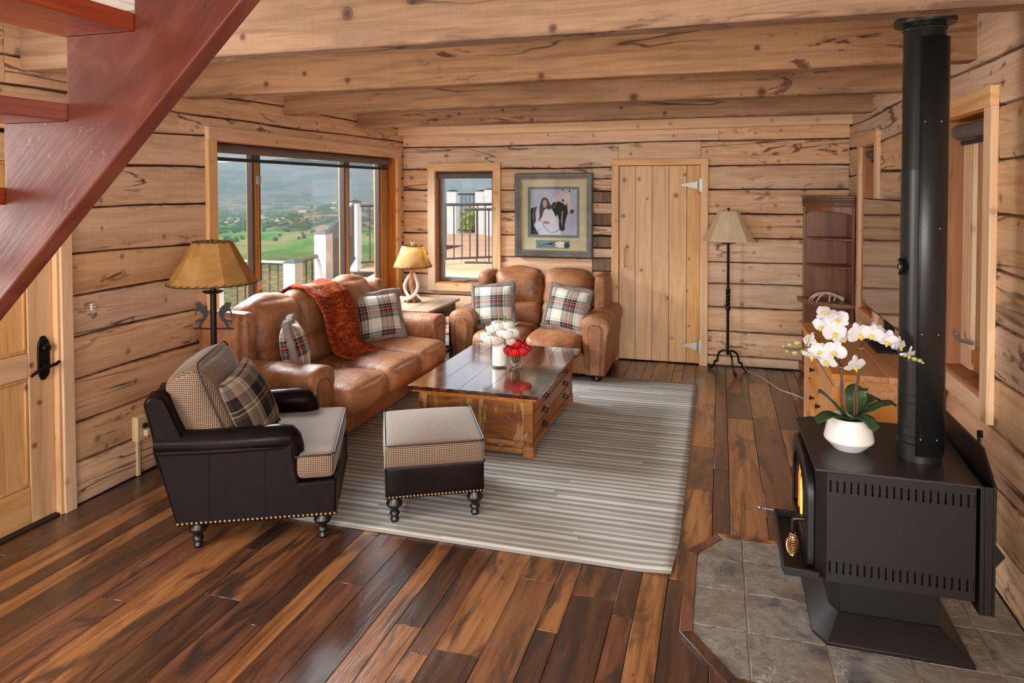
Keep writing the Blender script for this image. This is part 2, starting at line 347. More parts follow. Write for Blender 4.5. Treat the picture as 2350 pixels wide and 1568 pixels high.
# floor: reclaimed oak, each board its own tone
def floor_mat():
    a = Mat('reclaimed_oak'); b = a.coord(); rnd = a.n('ObjectInfo').outputs['Random']
    g = a.noise(a.sc(b, (14, .9, 14)), 1.5, 7, .8, .58); fine = a.noise(a.sc(b, (160, 4, 160)), 1, 3, .3)
    f = a.math('ADD', a.math('MULTIPLY', g, .75), a.math('MULTIPLY', fine, .25))
    lightc = a.ramp(f, [(.32, S(80,48,28)), (.48, S(128,82,46)), (.6, S(156,106,64)), (.72, S(114,72,40))])
    darkc = a.ramp(f, [(.32, S(46,28,20)), (.5, S(72,45,31)), (.66, S(94,62,42))])
    redc = a.ramp(f, [(.32, S(64,38,27)), (.5, S(98,60,41)), (.66, S(122,78,54))])
    r3 = a.math('FRACT', a.math('MULTIPLY', rnd, 7.77))
    c = a.mix(a.ramp(r3, [(0, 0.0), (.33, 0.0), (.36, 1.0)]), darkc, redc); c = a.mix(a.ramp(r3, [(0, 0.0), (.66, 0.0), (.69, 1.0)]), c, lightc)
    st = a.noise(a.sc(b, (7, 1.6, 7)), 1.1, 6, .9, .62)
    c = a.mix(a.math('MULTIPLY', a.ramp(st, [(.50, 0.0), (.60, 1.0)]), .85), c, S(46,35,32))
    v = a.n('TexVoronoi'); v.inputs['Scale'].default_value = 1; a.l(a.sc(b, (6, 2.6, 6)), v.inputs[0])
    c = a.mix(a.ramp(v.outputs['Distance'], [(.025, 1.0), (.05, 0.0)]), c, S(24,16,12))
    a.bump(a.math('SUBTRACT', f, a.math('MULTIPLY', a.ramp(fine, [(.3, 1.0), (.42, 0.0)]), .3)), .22, .004)
    rg = a.ramp(a.math('ADD', a.math('MULTIPLY', g, .6), a.math('MULTIPLY', st, .4)), [(.3, .2), (.7, .4)])
    a.set(c, rg, 0, .55, .5); a.p.inputs['Coat Roughness'].default_value = .22; return a.m
mFloor = floor_mat()
def top_mat():
    a = Mat('polished_dark_top'); b = a.coord(); g = a.noise(a.sc(b, (14, 1.0, 14)), 1.3, 6, .8)
    c = a.ramp(g, [(.35, S(40,20,14)), (.5, S(70,36,24)), (.66, S(98,56,38))])
    st = a.noise(a.sc(b, (3, 2, 3)), 1.2, 5, .5)
    c = a.mix(a.math('MULTIPLY', a.ramp(st, [(.55, 0.0), (.7, 1.0)]), .5), c, S(30,20,20))
    a.bump(a.math('ADD', g, a.math('MULTIPLY', st, 2.0)), .12, .006)
    return a.set(c, a.ramp(st, [(.35, .08), (.7, .22)]), 0, 1.0, 1.0, 1.7)
mTop = top_mat()
def chest_end():
    a = Mat('peeling_paint_pine'); b = a.coord(); g = a.noise(a.sc(b, (2, 2, 9)), 1.6, 6, .9)
    c = a.ramp(g, [(.32, S(84,46,18)), (.48, S(128,74,28)), (.64, S(156,96,40))])
    p = a.noise(a.sc(b, (9, 9, 2.6)), 1.0, 7, .9, .66); pm = a.ramp(p, [(.555, 0.0), (.58, 1.0)])
    vv = a.n('TexVoronoi', feature='DISTANCE_TO_EDGE'); vv.inputs['Scale'].default_value = 58; a.l(b, vv.inputs[0])
    pc = a.mix(a.ramp(vv.outputs['Distance'], [(.0, 0.0), (.09, 1.0)]), S(118,76,38), S(178,142,98))
    c = a.mix(a.math('MULTIPLY', pm, .8), c, pc); a.bump(a.math('ADD', g, pm), .25, .004)
    return a.set(c, .42, 0, .5)
mChestEnd = chest_end()
def leather(name, c0, c1, c2, rough=.38, wr=.5, bs=.45, sp=.5):
    a = Mat(name); b = a.coord(rnd=True); big = a.noise(b, 3.2, 4, .6); mid = a.noise(a.sc(b, (1, 1.6, 1)), 9, 5, 2.2, .55)
    v = a.n('TexVoronoi', feature='DISTANCE_TO_EDGE'); v.inputs['Scale'].default_value = 260; a.l(b, v.inputs[0])
    c = a.ramp(a.math('ADD', a.math('MULTIPLY', big, .65), a.math('MULTIPLY', mid, .35)), [(.34, c0), (.5, c1), (.66, c2)])
    w1_ = a.noise(a.sc(b, (4, 13, 5)), 1.6, 4, 1.0, .5); w2_ = a.noise(a.sc(b, (12, 5, 9)), 1.3, 4, 1.2, .5)
    h = a.math('ADD', a.math('MULTIPLY', v.outputs['Distance'], .2), a.math('MULTIPLY', a.math('ADD', w1_, w2_), wr*1.6))
    a.bump(h, bs, .006); return a.set(c, a.ramp(big, [(.3, rough-.06), (.7, rough+.12)]), 0, sp)
mTan = leather('tan_leather', S(122,75,46), S(154,99,62), S(180,126,86), .42, .9, .5)
mDark = leather('dark_brown_leather', S(12,7,7), S(18,10,10), S(27,16,15), .3, .05, .06, .09)
def check_mat():
    a = Mat('houndstooth_weave'); uv = a.n('TexCoord').outputs['UV']; sx = a.n('SeparateXYZ'); a.l(uv, sx.inputs[0])
    k = 1/.0088
    def sq(o, ph=0.0): return a.math('LESS_THAN', a.math('FRACT', a.math('ADD', a.math('MULTIPLY', o, k), ph)), .48)
    p, q = sq(sx.outputs[0]), sq(sx.outputs[1]); tot = a.math('ADD', p, q)
    c = a.ramp(a.math('MULTIPLY', tot, .5), [(0, S(172,148,120)), (.25, S(92,68,52)), (.75, S(22,16,16))], 'CONSTANT')
    wd = a.math('LESS_THAN', a.math('FRACT', a.math('MULTIPLY', sx.outputs[0], 1/.1)), .12)
    wd2 = a.math('LESS_THAN', a.math('FRACT', a.math('MULTIPLY', sx.outputs[1], 1/.1)), .12)
    c = a.mix(a.math('MULTIPLY', a.math('MAXIMUM', wd, wd2), .07), c, S(176,80,34)); a.bump(tot, .2, .001); a.p.inputs['Sheen Weight'].default_value = .3; a.p.inputs['Sheen Roughness'].default_value = .4
    return a.set(c, .75, 0, .35)
mCheck = check_mat()
def plaid(name, base, stops, per=.235, twill=.5):
    a = Mat(name); uv = a.n('TexCoord').outputs['UV']; sx = a.n('SeparateXYZ'); a.l(uv, sx.inputs[0])
    def st(o, ph): return a.ramp(a.math('FRACT', a.math('ADD', a.math('MULTIPLY', o, 1/per), ph)), stops, 'CONSTANT')
    A = st(sx.outputs[0], .55); B = st(sx.outputs[1], .62)
    tw = a.math('FRACT', a.math('MULTIPLY', a.math('ADD', sx.outputs[0], sx.outputs[1]), 1/.004))
    c = a.mix(a.math('GREATER_THAN', tw, .5), A, B); sm = a.mix(.5, A, B); c = a.mix(.55, c, sm); c = a.mix(.35, c, a.mix(1.0, A, B, 'MULTIPLY'))
    a.bump(tw, .1, .001); return a.set(c, .9, 0, .2)
W_, G_, K_, R_, Y_, GR = S(226,218,208), S(96,104,112), S(22,24,28), S(186,24,34), S(206,190,130), S(44,66,58)
mPlaid = plaid('white_tartan', W_, [(0, W_), (.34, K_), (.37, G_), (.47, Y_), (.485, G_), (.56, R_), (.6, K_), (.64, R_), (.655, W_), (.67, R_), (.7, GR), (.76, Y_), (.775, GR), (.84, K_), (.87, W_), (.93, G_), (.95, W_)])
mPlaid2 = plaid('brown_tartan', S(40,28,26), [(0, S(34,26,26)), (.22, S(70,56,50)), (.3, S(190,168,120)), (.32, S(60,46,42)), (.38, S(190,168,120)), (.4, S(44,32,30)), (.62, S(150,130,112)), (.8, S(186,174,162)), (.88, S(120,30,34)), (.9, S(180,168,150)), (.95, S(60,48,44))], .3)
def throw_mat():
    a = Mat('rust_chenille'); uv = a.n('TexCoord').outputs['UV']; n1 = a.noise(a.sc(uv, (20, 160, 1)), 1, 4, .3); n2 = a.noise(a.sc(uv, (60, 12, 1)), 1, 3)
    n3 = a.noise(uv, 5, 2); f = a.math('ADD', a.math('MULTIPLY', n1, .6), a.math('MULTIPLY', n2, .4))
    c = a.ramp(f, [(.36, S(58,22,12)), (.46, S(118,44,20)), (.54, S(170,72,28)), (.64, S(214,126,60))]); c = a.mix(a.ramp(n3, [(.4, 0.0), (.6, .5)]), c, S(104,38,24))
    a.bump(f, .8, .006); return a.set(c, .95, 0, .1)
mThrow = throw_mat()
def rug_mat():
    a = Mat('striped_flatweave'); uv = a.n('TexCoord').outputs['UV']; s = a.n('SeparateXYZ'); a.l(uv, s.inputs[0])
    wob = a.math('MULTIPLY', a.math('SUBTRACT', a.noise(a.sc(uv, (1.2, 3, 1)), 1, 2), .5), .02)
    y = a.math('MULTIPLY', a.math('ADD', s.outputs[1], wob), 1/.056); row = a.math('FLOOR', y); fr = a.math('FRACT', y)
    wn = a.n('TexWhiteNoise', noise_dimensions='1D'); a.l(row, wn.inputs['W'])
    x = a.math('ADD', a.math('MULTIPLY', s.outputs[0], 1/1.1), a.math('MULTIPLY', wn.outputs['Value'], 9)); col = a.math('FLOOR', x)
    wn2 = a.n('TexWhiteNoise', noise_dimensions='2D'); cb = a.n('CombineXYZ'); a.l(row, cb.inputs[0]); a.l(col, cb.inputs[1]); a.l(cb.outputs[0], wn2.inputs[0])
    weave = a.noise(a.sc(uv, (320, 500, 1)), 1, 2)
    light = a.ramp(wn2.outputs['Value'], [(0, S(182,178,170)), (1, S(206,203,197))])
    dark = a.ramp(weave, [(.35, S(116,112,106)), (.65, S(154,150,144))])
    th = a.math('MULTIPLY_ADD', wn2.outputs['Value'], .4, .28)
    c = a.mix(a.math('LESS_THAN', fr, th), dark, light); c = a.mix(.25, c, a.ramp(wn.outputs['Value'], [(0, S(140,136,130)), (1, S(192,189,184))]))
    a.bump(a.math('ADD', weave, fr), .4, .002); return a.set(c, .95, 0, .1)
mRug = rug_mat()
def slate_mat():
    a = Mat('slate_tile'); b = a.coord(); n1 = a.noise(b, 6.5, 9, .35, .68); n2 = a.noise(b, 2.4, 4)
    c = a.ramp(n1, [(.3, S(70,66,64)), (.44, S(104,98,94)), (.55, S(136,128,120)), (.68, S(98,88,78))]); c = a.mix(a.ramp(n2, [(.5, 0.0), (.68, .6)]), c, S(128,106,80))
    ed = a.math('MULTIPLY', a.ramp(a.math('ABSOLUTE', a.math('SUBTRACT', a.noise(b, 7, 7, 1.2, .6), .5)), [(0, 1.0), (.009, 0.0)]), a.ramp(a.noise(b, 5, 2), [(.5, 0.0), (.6, 1.0)]))
    c = a.mix(a.math('MULTIPLY', ed, .7), c, S(206,198,188)); a.bump(a.math('ADD', a.ramp(n1, [(.35, 0.0), (.4, .4), (.55, .45), (.6, 1.0)]), a.math('MULTIPLY', a.noise(b, 40, 3), .2)), .9, .012)
    return a.set(c, a.ramp(n1, [(.3, .3), (.7, .5)]), 0, .5)
mSlate = slate_mat()
mGrout = simple('grout', S(140,118,98), .9)
mStove = simple('stove_black', S(18,14,13), .43, .0, .06, 500, .36)
mStoveTop = simple('stove_top_iron', S(34,29,28), .4, .0, .1, 60, .5)
mIron = simple('dark_iron', S(30,26,25), .4, .6)
mBlackIn = simple('soot_black', S(8,7,7), .8)
mPipe = simple('pipe_enamel', S(26,27,28), .38, .1, .05, 300, .55)
mBrass = simple('coil_steel', S(206,168,120), .22, 1)
mNail = simple('antique_nail', S(142,116,84), .38, 1)
mChrome = simple('brushed_metal', S(170,168,164), .3, 1)
mGalv = simple('galvanised_hinge', S(168,164,158), .45, .6)
mAlu = simple('grey_aluminium', S(128,124,120), .45, .3)
mShade = simple('roller_fabric', S(98,90,86), .8)
mScreenF = simple('shade_hem', S(40,40,42), .8)
mPost = simple('post_paint', S(196,195,192), .6, var=.03)
mWhiteP = simple('white_paint', S(232,230,226), .55, var=.03)
mCap = simple('grey_cap', S(30,32,34), .85, spec=.2)
mRail = simple('bronze_rail', S(50,44,40), .5)
mCream = simple('cream_plastic', S(214,188,152), .45, var=.04)
mPot = simple('white_ceramic', S(226,222,216), .25, spec=.6, var=.03)
mVase = simple('matte_white_vase', S(232,228,222), .35, var=.03)
mBlack = simple('black_cord', S(16,14,14), .5)
mCordW = simple('clear_cord', S(176,150,126), .4)
mBone = simple('antler_bone', S(222,212,198), .45, var=.12)
mRootW = simple('driftwood', S(156,110,70), .6, var=.25)
mFur = simple('grey_faux_fur', S(128,116,110), .95, 0, .8, 120, .1, .3)
mPiping = simple('dark_piping', S(40,32,34), .5)
def glass(name='window_glass', k=1.0):
    a = Mat(name); t = a.n('BsdfTransparent'); g = a.n('BsdfGlossy'); g.inputs['Roughness'].default_value = .02
    fr = a.n('Fresnel'); fr.inputs[0].default_value = 1.45; ge = a.n('NewGeometry'); f = a.math('MULTIPLY', fr.outputs[0], a.math('MULTIPLY', a.math('SUBTRACT', 1.0, ge.outputs['Backfacing']), k))
    ms = a.n('MixShader'); a.l(f, ms.inputs[0]); a.l(t.outputs[0], ms.inputs[1]); a.l(g.outputs[0], ms.inputs[2])
    t.inputs[0].default_value = (.97, .98, .98, 1); a.l(ms.outputs[0], a.t.nodes['Material Output'].inputs[0]); return a.m
mGlass = glass(); mPicGlass = glass('picture_glazing', .07)
def screen_cloth():
    a = Mat('sheer_screen'); t = a.n('BsdfTransparent'); d = a.n('BsdfDiffuse'); d.inputs[0].default_value = S(80,84,90); ms = a.n('MixShader'); ms.inputs[0].default_value = .3
    a.l(t.outputs[0], ms.inputs[1]); a.l(d.outputs[0], ms.inputs[2]); a.l(ms.outputs[0], a.t.nodes['Material Output'].inputs[0]); return a.m
mSheer = screen_cloth()
def parchment(name, c0, c1, tr=.45):
    a = Mat(name); b = a.coord(); f = a.noise(b, 6, 5, 1.2); c = a.ramp(f, [(.35, c0), (.65, c1)])
    d = a.n('BsdfDiffuse'); t = a.n('BsdfTranslucent'); a.l(c, d.inputs[0]); a.l(c, t.inputs[0]); ms = a.n('MixShader'); ms.inputs[0].default_value = tr
    a.l(d.outputs[0], ms.inputs[1]); a.l(t.outputs[0], ms.inputs[2]); a.l(ms.outputs[0], a.t.nodes['Material Output'].inputs[0]); return a.m
mShadeTan = parchment('tan_rawhide', S(190,142,82), S(212,168,108))
mShadeCream = parchment('cream_rawhide', S(242,226,190), S(250,238,212))
mShadeGold = parchment('gold_rawhide', S(216,170,96), S(240,214,160))
mPetalW = parchment('white_petal', S(214,212,216), S(228,226,230), .2)
mPetalR = simple('red_petal', S(190,8,20), .6, var=.35)
mPetalP = simple('blush_petal', S(222,196,178), .7, var=.1)
mPetalI = simple('ivory_petal', S(234,230,224), .7, var=.06)
mLeaf = simple('orchid_leaf', S(46,72,40), .4, var=.3)
mLeafL = simple('light_leaf', S(120,140,50), .5, var=.3)
mLip = simple('orchid_lip', S(214,190,70), .6, var=.2)
mBud = simple('green_bud', S(150,160,96), .5)
mStem = simple('brown_stem', S(96,72,52), .6, var=.3)
mVine = simple('dark_vine', S(52,46,34), .6)
def clearglass():
    a = Mat('clear_glass'); a.p.inputs['Transmission Weight'].default_value = 1; return a.set((1,1,1,1), .02, 0, .5, ior=1.45)
mClear = clearglass()
def emit(name, col, st):
    a = Mat(name); a.p.inputs['Emission Color'].default_value = col; a.p.inputs['Emission Strength'].default_value = st; return a.set(col, .5)
mFlame = emit('flame', (1, .2, .02, 1), .9); mFlame2 = emit('flame_core', (1, .5, .12, 1), 1.3)
def tvmat():
    a = Mat('tv_panel'); return a.set(S(20,18,19), .06, 0, 1.0, 1.0, ior=2.0)
mTV = tvmat()
# ------------------------------------------------------------------ room shell
XL, XR, YB = -3.41, 1.155, 7.17
Q = PI/2
def log_mesh(L, h, seedz0, seedz1, x0, d=.11, amp=.014):
    n = max(2, int(L/.16)); b = M(); vs = []; fs = []
    for i in range(n+1):
        x = L*i/n; X = x0+x
        lo =   amp*noise.noise((X*.9, seedz0*9.1, 3)) + .004*noise.noise((X*5, seedz0*9.1, 8)); hi = h+  amp*noise.noise((X*.9, seedz1*9.1, 3)) + .004*noise.noise((X*5, seedz1*9.1, 8))
        g0 = .003+.006*max(0, noise.noise((X*1.3, seedz0*5, 1))+.15); g1 = .003+.006*max(0, noise.noise((X*1.3, seedz1*5, 1))+.15)
        f = .006*noise.noise((X*.7, seedz0*3, 5)); f2 = .006*noise.noise((X*.8, seedz1*3, 9))
        pr = [(d, lo), (.03, lo+g0), (.006+f, lo+g0+.003), (f, lo+g0+.013), (f*.5+f2*.5-.003, (lo+hi)/2), (f2, hi-g1-.013), (.006+f2, hi-g1-.003), (.03, hi-g1), (d, hi)]
        vs += [(x, p, z) for p, z in pr]
    k = 9
    for i in range(n):
        for j in range(k):
            j2 = (j+1) % k; fs.append((i*k+j, i*k+j2, (i+1)*k+j2, (i+1)*k+j)[::-1])
    fs += [tuple(range(k)), tuple(reversed(range(n*k, n*k+k)))]
    return b.add(vs, [tuple(reversed(q)) for q in fs])
def clipseg(a, b, ops):
    segs = [(a, b)]
    for o in ops:
        nx = []
        for p, q in segs:
            if o[1] <= p or o[0] >= q: nx.append((p, q))
            else:
                if o[0] > p: nx.append((p, o[0]))
                if o[1] < q: nx.append((o[1], q))
        segs = nx
    return [s for s in segs if s[1]-s[0] > .03]
def log_wall(parent, place, u0, u1, seams, ops, splits={}, pick=None, amp=.014):
    for r, (z0, z1) in enumerate(zip(seams, seams[1:])):
        hit = [o for o in ops if o[2] < z1-.01 and o[3] > z0+.01]
        pieces = [(a, b, z0, z1) for a, b in clipseg(u0, u1, hit)]
        for o in hit:
            if o[2] > z0+.04: pieces.append((max(u0, o[0]), min(u1, o[1]), z0, o[2]))
            if o[3] < z1-.04: pieces.append((max(u0, o[0]), min(u1, o[1]), o[3], z1))
        for a, b, p, q in pieces:
            cuts = [a]+[s+.002 for s in splits.get(r, []) if a+.1 < s < b-.1]+[b]
            for c, e in zip(cuts, cuts[1:]):
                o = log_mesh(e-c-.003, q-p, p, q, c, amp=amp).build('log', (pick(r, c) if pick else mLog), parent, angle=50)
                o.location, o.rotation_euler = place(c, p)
def slab(b, u0, u1, z0, z1, ops, put):
    us = sorted({u0, u1, *[o[0] for o in ops], *[o[1] for o in ops]}); zs = sorted({z0, z1, *[o[2] for o in ops], *[o[3] for o in ops]})
    for a, c in zip(us, us[1:]):
        for p, q in zip(zs, zs[1:]):
            mu, mz = (a+c)/2, (p+q)/2
            if not any(o[0] < mu < o[1] and o[2] < mz < o[3] for o in ops): put(b, a, c, p, q)
    return b
# floor -----------------------------------------------------------------
floor = struct('floor', 'wide reclaimed oak plank floor in mixed brown tones', M().box(-3.6, 1.35, -3.1, 7.35, -.12, -.02), mChink)
x = XL
rows = []
while x < XR:
    wd = R.choice([.09, .115, .135, .16, .185]); rows.append((x, min(x+wd, XR+.02))); x += wd
def plank(x0, x1, y0, y1, far):
    e = .0012; b = M(); z = R.uniform(-.0012, .0012)
    b.box(-(x1-x0)/2+e, (x1-x0)/2-e, -(y1-y0)/2+e, (y1-y0)/2-e, -.019, z)
    o = b.build('plank', mFloor, floor, bev=.0015, seg=1); o.location = ((x0+x1)/2, (y0+y1)/2, 0); return o
near = M()
for x0, x1 in rows:
    y = 1.7 - R.uniform(0, .8)
    near.box(x0+.001, x1-.001, -3.0, y, -.019, 0)
    while y < YB:
        L = R.choice([.7, 1.0, 1.3, 1.7, 2.2]); y1 = min(y+L, YB)
        if YB-y1 < .3: y1 = YB
        plank(x0, x1, y, y1, 0); y = y1
near.build('plank', mFloor, floor, kind='stuff')
# hearth ------------------------------------------------------------------
hearth = thing('hearth_pad', 'slate tile hearth pad with clipped corners under the wood stove', 'hearth', (.6, 3.05, 0))
OCT = [(-.095, 2.79), (.065, 2.56), (1.15, 2.45), (1.15, 3.585), (.02, 3.585), (-.095, 3.40)]
def clip_poly(poly, conv):
    n = len(conv); out = poly
    for i in range(n):
        a, c = conv[i], conv[(i+1) % n]; src = out; out = []
        ins = lambda p: (c[0]-a[0])*(p[1]-a[1])-(c[1]-a[1])*(p[0]-a[0]) >= -1e-9
        for k in range(len(src)):
            p, q = src[k], src[(k+1) % len(src)]
            if ins(p): out.append(p)
            if ins(p) != ins(q):
                d1 = (c[0]-a[0])*(p[1]-a[1])-(c[1]-a[1])*(p[0]-a[0]); d2 = (c[0]-a[0])*(q[1]-a[1])-(c[1]-a[1])*(q[0]-a[0]); t = d1/(d1-d2)
                out.append((p[0]+(q[0]-p[0])*t, p[1]+(q[1]-p[1])*t))
        if not out: return []
    return out
W = M(hearth); W.prism(OCT, 'z', -.001, .006); W.build('grout_bed', mGrout, hearth)
gx = [-.10, .113, .40, .688, .975, 1.16]; gy = [2.40, 2.563, 2.842, 3.12, 3.393, 3.60]
for i in range(5):
    for j in range(5):
        e = .0035; P = clip_poly([(gx[i]+e, gy[j]+e), (gx[i+1]-e, gy[j]+e), (gx[i+1]-e, gy[j+1]-e), (gx[i]+e, gy[j+1]-e)], OCT)
        if len(P) > 2:
            b = M(hearth); b.prism(P, 'z', .0, .0095+R.uniform(0, .0015)); b.build('slate_tile', mSlate, hearth, bev=.002, seg=1)
TR = [(-.145, 2.775), (.04, 2.515), (1.15, 2.40), (1.15, 3.63), (-.005, 3.63), (-.145, 3.412)]
for i in range(6):
    if i == 2: continue
    j = (i+1) % 6; b = M(hearth); b.prism([TR[i], TR[j], OCT[j], OCT[i]], 'z', -.001, .013); b.build('border_strip', mFloor, hearth, bev=.002)
# left wall ---------------------------------------------------------------
WOPL = (4.11, 6.96, .50, 2.10); DOPL = (1.93, 2.88, -.1, 2.06)
wl = struct('wall_left', 'left log wall with the large valley window and a pine door', slab(M(), -3.1, 7.36, -.1, 2.9, [WOPL, (1.93, 2.88, -.1, 2.06), (-.15, 1.35, .9, 2.2)], lambda b, a, c, p, q: b.box(XL-.17, XL-.09, a, c, p, q)), mChink)
LS = [0, .233, .459, .70, .931, 1.158, 1.40, 1.66, 1.90, 2.125, 2.265, 2.42, 2.61]
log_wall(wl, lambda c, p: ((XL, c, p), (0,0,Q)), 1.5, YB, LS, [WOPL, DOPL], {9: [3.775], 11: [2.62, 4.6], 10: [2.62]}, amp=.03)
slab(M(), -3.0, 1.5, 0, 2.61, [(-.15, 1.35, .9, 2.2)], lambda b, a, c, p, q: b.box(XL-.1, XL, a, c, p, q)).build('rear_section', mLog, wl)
# back wall
WOPB = (-3.02, -2.345, .72, 1.955); DOPB = (-1.0, -.185, -.1, 1.995)
wb = struct('wall_back', 'back log wall with a small window and a board door', slab(M(), -3.58, 1.33, -.1, 2.9, [WOPB], lambda b, a, c, p, q: b.box(a, c, YB+.09, YB+.17, p, q)), mChink)
BS = [0, .10, .35, .585, .815, 1.035, 1.267, 1.51, 1.745, 1.977, 2.22, 2.45, 2.61]
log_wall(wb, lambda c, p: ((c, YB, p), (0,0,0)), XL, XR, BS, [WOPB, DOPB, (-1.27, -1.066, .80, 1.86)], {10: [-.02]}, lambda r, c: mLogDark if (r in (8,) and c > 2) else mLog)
ez = .80
for k, hh in enumerate([.10, .14, .105, .12, .11, .125, .11, .12, .13]):
    if k % 2 == 0:
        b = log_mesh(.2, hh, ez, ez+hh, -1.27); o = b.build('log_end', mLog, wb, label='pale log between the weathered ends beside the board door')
    else:
        b = M().rbox((.1, .06, hh/2), (.2, .13, hh-.012), .008, 2); o = b.build('log_end', mEnd, wb, label='weathered grey log end beside the picture')
    o.location = (-1.268, YB, ez); ez += hh
# right wall
WOPR = (3.60, 4.25, .80, 2.11); WOPR2 = (5.93, 6.52, .74, 2.10)
wr = struct('wall_right', 'right log wall behind the stove with two windows', slab(M(), -3.1, 7.36, -.1, 2.9, [WOPR, WOPR2, (-.6, 1.0, .9, 2.2)], lambda b, a, c, p, q: b.box(XR+.09, XR+.17, a, c, p, q)), mChink)
RS = [0, .215, .45, .685, .92, 1.16, 1.392, 1.638, 1.877, 2.118, 2.33, 2.61]
flip = [(-o[1], -o[0], o[2], o[3]) for o in (WOPR, WOPR2)]
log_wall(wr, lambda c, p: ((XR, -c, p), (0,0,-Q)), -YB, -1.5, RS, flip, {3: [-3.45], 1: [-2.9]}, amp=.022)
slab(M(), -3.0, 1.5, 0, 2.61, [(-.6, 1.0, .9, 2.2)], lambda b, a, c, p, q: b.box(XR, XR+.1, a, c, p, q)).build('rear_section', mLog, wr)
wf = struct('wall_front', 'log wall of the room behind the viewpoint', slab(M(), -3.58, 1.33, -.1, 2.9, [(-2.4, 1.1, .85, 2.55)], lambda b, a, c, p, q: b.box(a, c, -3.12, -3.0, p, q)), mLog)
# ceiling, beams ------------------------------------------------------------
ce = struct('ceiling', 'white board ceiling carried by rough sawn beams', M().box(-4.2, 2.7, -6.5, 7.9, 2.64, 2.74), mWhiteP)  # slab extended past the walls as unseen eaves, added to block the sun
x = XL
while x < XR:
    b = M().box(.002, .158, -3.0, YB, -.012, .02); o = b.build('ceiling_board', mWhiteBoard, ce, bev=.003, seg=1); o.location = (x, 0, 2.622); x += .16
def beam(y, z, h, wd, x0, x1, mat, tilt=0):
    n = 22; b = M(); vs = []; fs = []
    for i in range(n+1):
        X = x0+(x1-x0)*i/n; dz = .006*noise.noise((X*.8, y, 1))+tilt*(X-x0)/(x1-x0); dy = .004*noise.noise((X*.9, y, 4))
        vs += [(X, -wd/2+dy, dz+.005), (X, -wd/2+dy+.005, dz), (X, wd/2+dy-.006, dz+.001), (X, wd/2+dy, dz+.007), (X, wd/2, h), (X, -wd/2, h)]
    for i in range(n):
        for j in range(6): fs.append((i*6+j, (i+1)*6+j, (i+1)*6+(j+1) % 6, i*6+(j+1) % 6))
    fs += [tuple(range(6)), tuple(reversed(range(n*6, n*6+6)))]
    b.add(vs, [tuple(reversed(f)) for f in fs]); o = b.build('beam', mat, ce, angle=40); o.location = (0, y, z); return o
beam(2.765, 2.36, .255, .12, XL, XR, mBeam); beam(3.86, 2.358, .255, .13, XL, XR, mBeam); beam(5.0, 2.365, .25, .12, XL, XR, mBeam)
beam(6.2, 2.358, .255, .12, XL, XR, mBeam); beam(7.10, 2.345, .27, .11, XL, XR, mTrimX)
for y in (1.6, -.7, -1.9): beam(y, 2.36, .255, .12, XL, XR, mBeam)
# windows -------------------------------------------------------------------
def window(n, label, place, a0, a1, z0, z1, cw, cwb, mats, stiles, sashmat, depth=.17, head_ext=.0, glass_y=.125, sd=.03):
    t = structE('window_%d' % n, label); t.location = place[0]; t.rotation_euler = place[1]
    mv, mh = mats
    M().box(a0-cw, a0, -.032, 0, z0-cwb, z1).build('casing', mv, t, bev=.003); M().box(a1, a1+cw, -.032, 0, z0-cwb, z1).build('casing', mv, t, bev=.003)
    M().box(a0-cw-head_ext, a1+cw+head_ext, -.036, 0, z1, z1+cw).build('casing', mh, t, bev=.003); M().box(a0, a1, -.030, 0, z0-cwb, z0).build('casing', mh, t, bev=.003)
    M().box(a0-.015, a0+.008, -.004, depth, z0-.01, z1+.01).build('jamb', mJamb, t, bev=.002); M().box(a1-.008, a1+.015, -.004, depth, z0-.01, z1+.01).build('jamb', mJamb, t, bev=.002)
    M().box(a0+.008, a1-.008, -.004, depth, z1-.008, z1+.012).build('jamb', mJamb, t, bev=.002); M().box(a0+.008, a1-.008, -.004, depth+.03, z0-.012, z0+.012).build('sill', mJamb, t, bev=.003)
    for (s0, s1, sw) in stiles:   # each sash: frame with a stepped (fluted) inner edge, and its pane
        b = M(); b.frame(s0, s1, z0+.013, z1-.009, sw, 'y', glass_y-sd, glass_y+sd)
        b.frame(s0+sw*.35, s1-sw*.35, z0+.013+sw*.35, z1-.009-sw*.35, sw*.65-.0, 'y', glass_y-sd-.012, glass_y-sd+.002)
        f = b.build('sash', sashmat, t, bev=.002)
        M().box(s0+sw-.004, s1-sw+.004, glass_y-.003, glass_y+.003, z0+.013+sw-.004, z1-.009-sw+.004).build('pane', mGlass, f)
    return t
w1 = window(1, 'large three-part window with dark wood mullions facing the valley', ((XL, 0, 0), (0,0,Q)), 4.11, 6.96, .50, 2.10, .09, .09, (mTrim, mTrimX), [(4.12, 4.675, .022), (4.73, 6.065, .022), (6.12, 6.79, .022)], mSashD, .19, sd=.02)
for u in (4.7025, 6.0925):
    b = M().box(u-.026, u+.026, .10, .17, .512, 2.09); b.build('mullion', mSash, w1, bev=.003)
    for du in (-.017, 0, .017): M().box(u+du-.006, u+du+.006, .085, .102, .512, 2.09).build('mullion_bead', mSash, w1, bev=.003)
M().box(6.79, 6.952, .10, .17, .512, 2.09).build('jamb_stile', mSash, w1, bev=.003)
for du in (6.81, 6.845, 6.88, 6.92): M().box(du-.011, du+.011, .075, .102, .512, 2.09).build('mullion_bead', mSash, w1, bev=.003)
for z in (1.83, 1.0, .62): M().box(4.68, 4.725, .065, .083, z-.035, z+.035).build('hinge', mGalv, w1, bev=.004)
b = M(); b.tube([(4.125, .055, 2.055), (6.9, .055, 2.055)], .036, 12); b.build('roller_shade', mShade, w1)
M().box(4.13, 6.87, .05, .052, 1.985, 2.03).build('shade_screen', mSheer, w1); M().box(4.13, 6.88, .043, .06, 1.962, 1.988).build('shade_hem', mScreenF, w1, bev=.003)
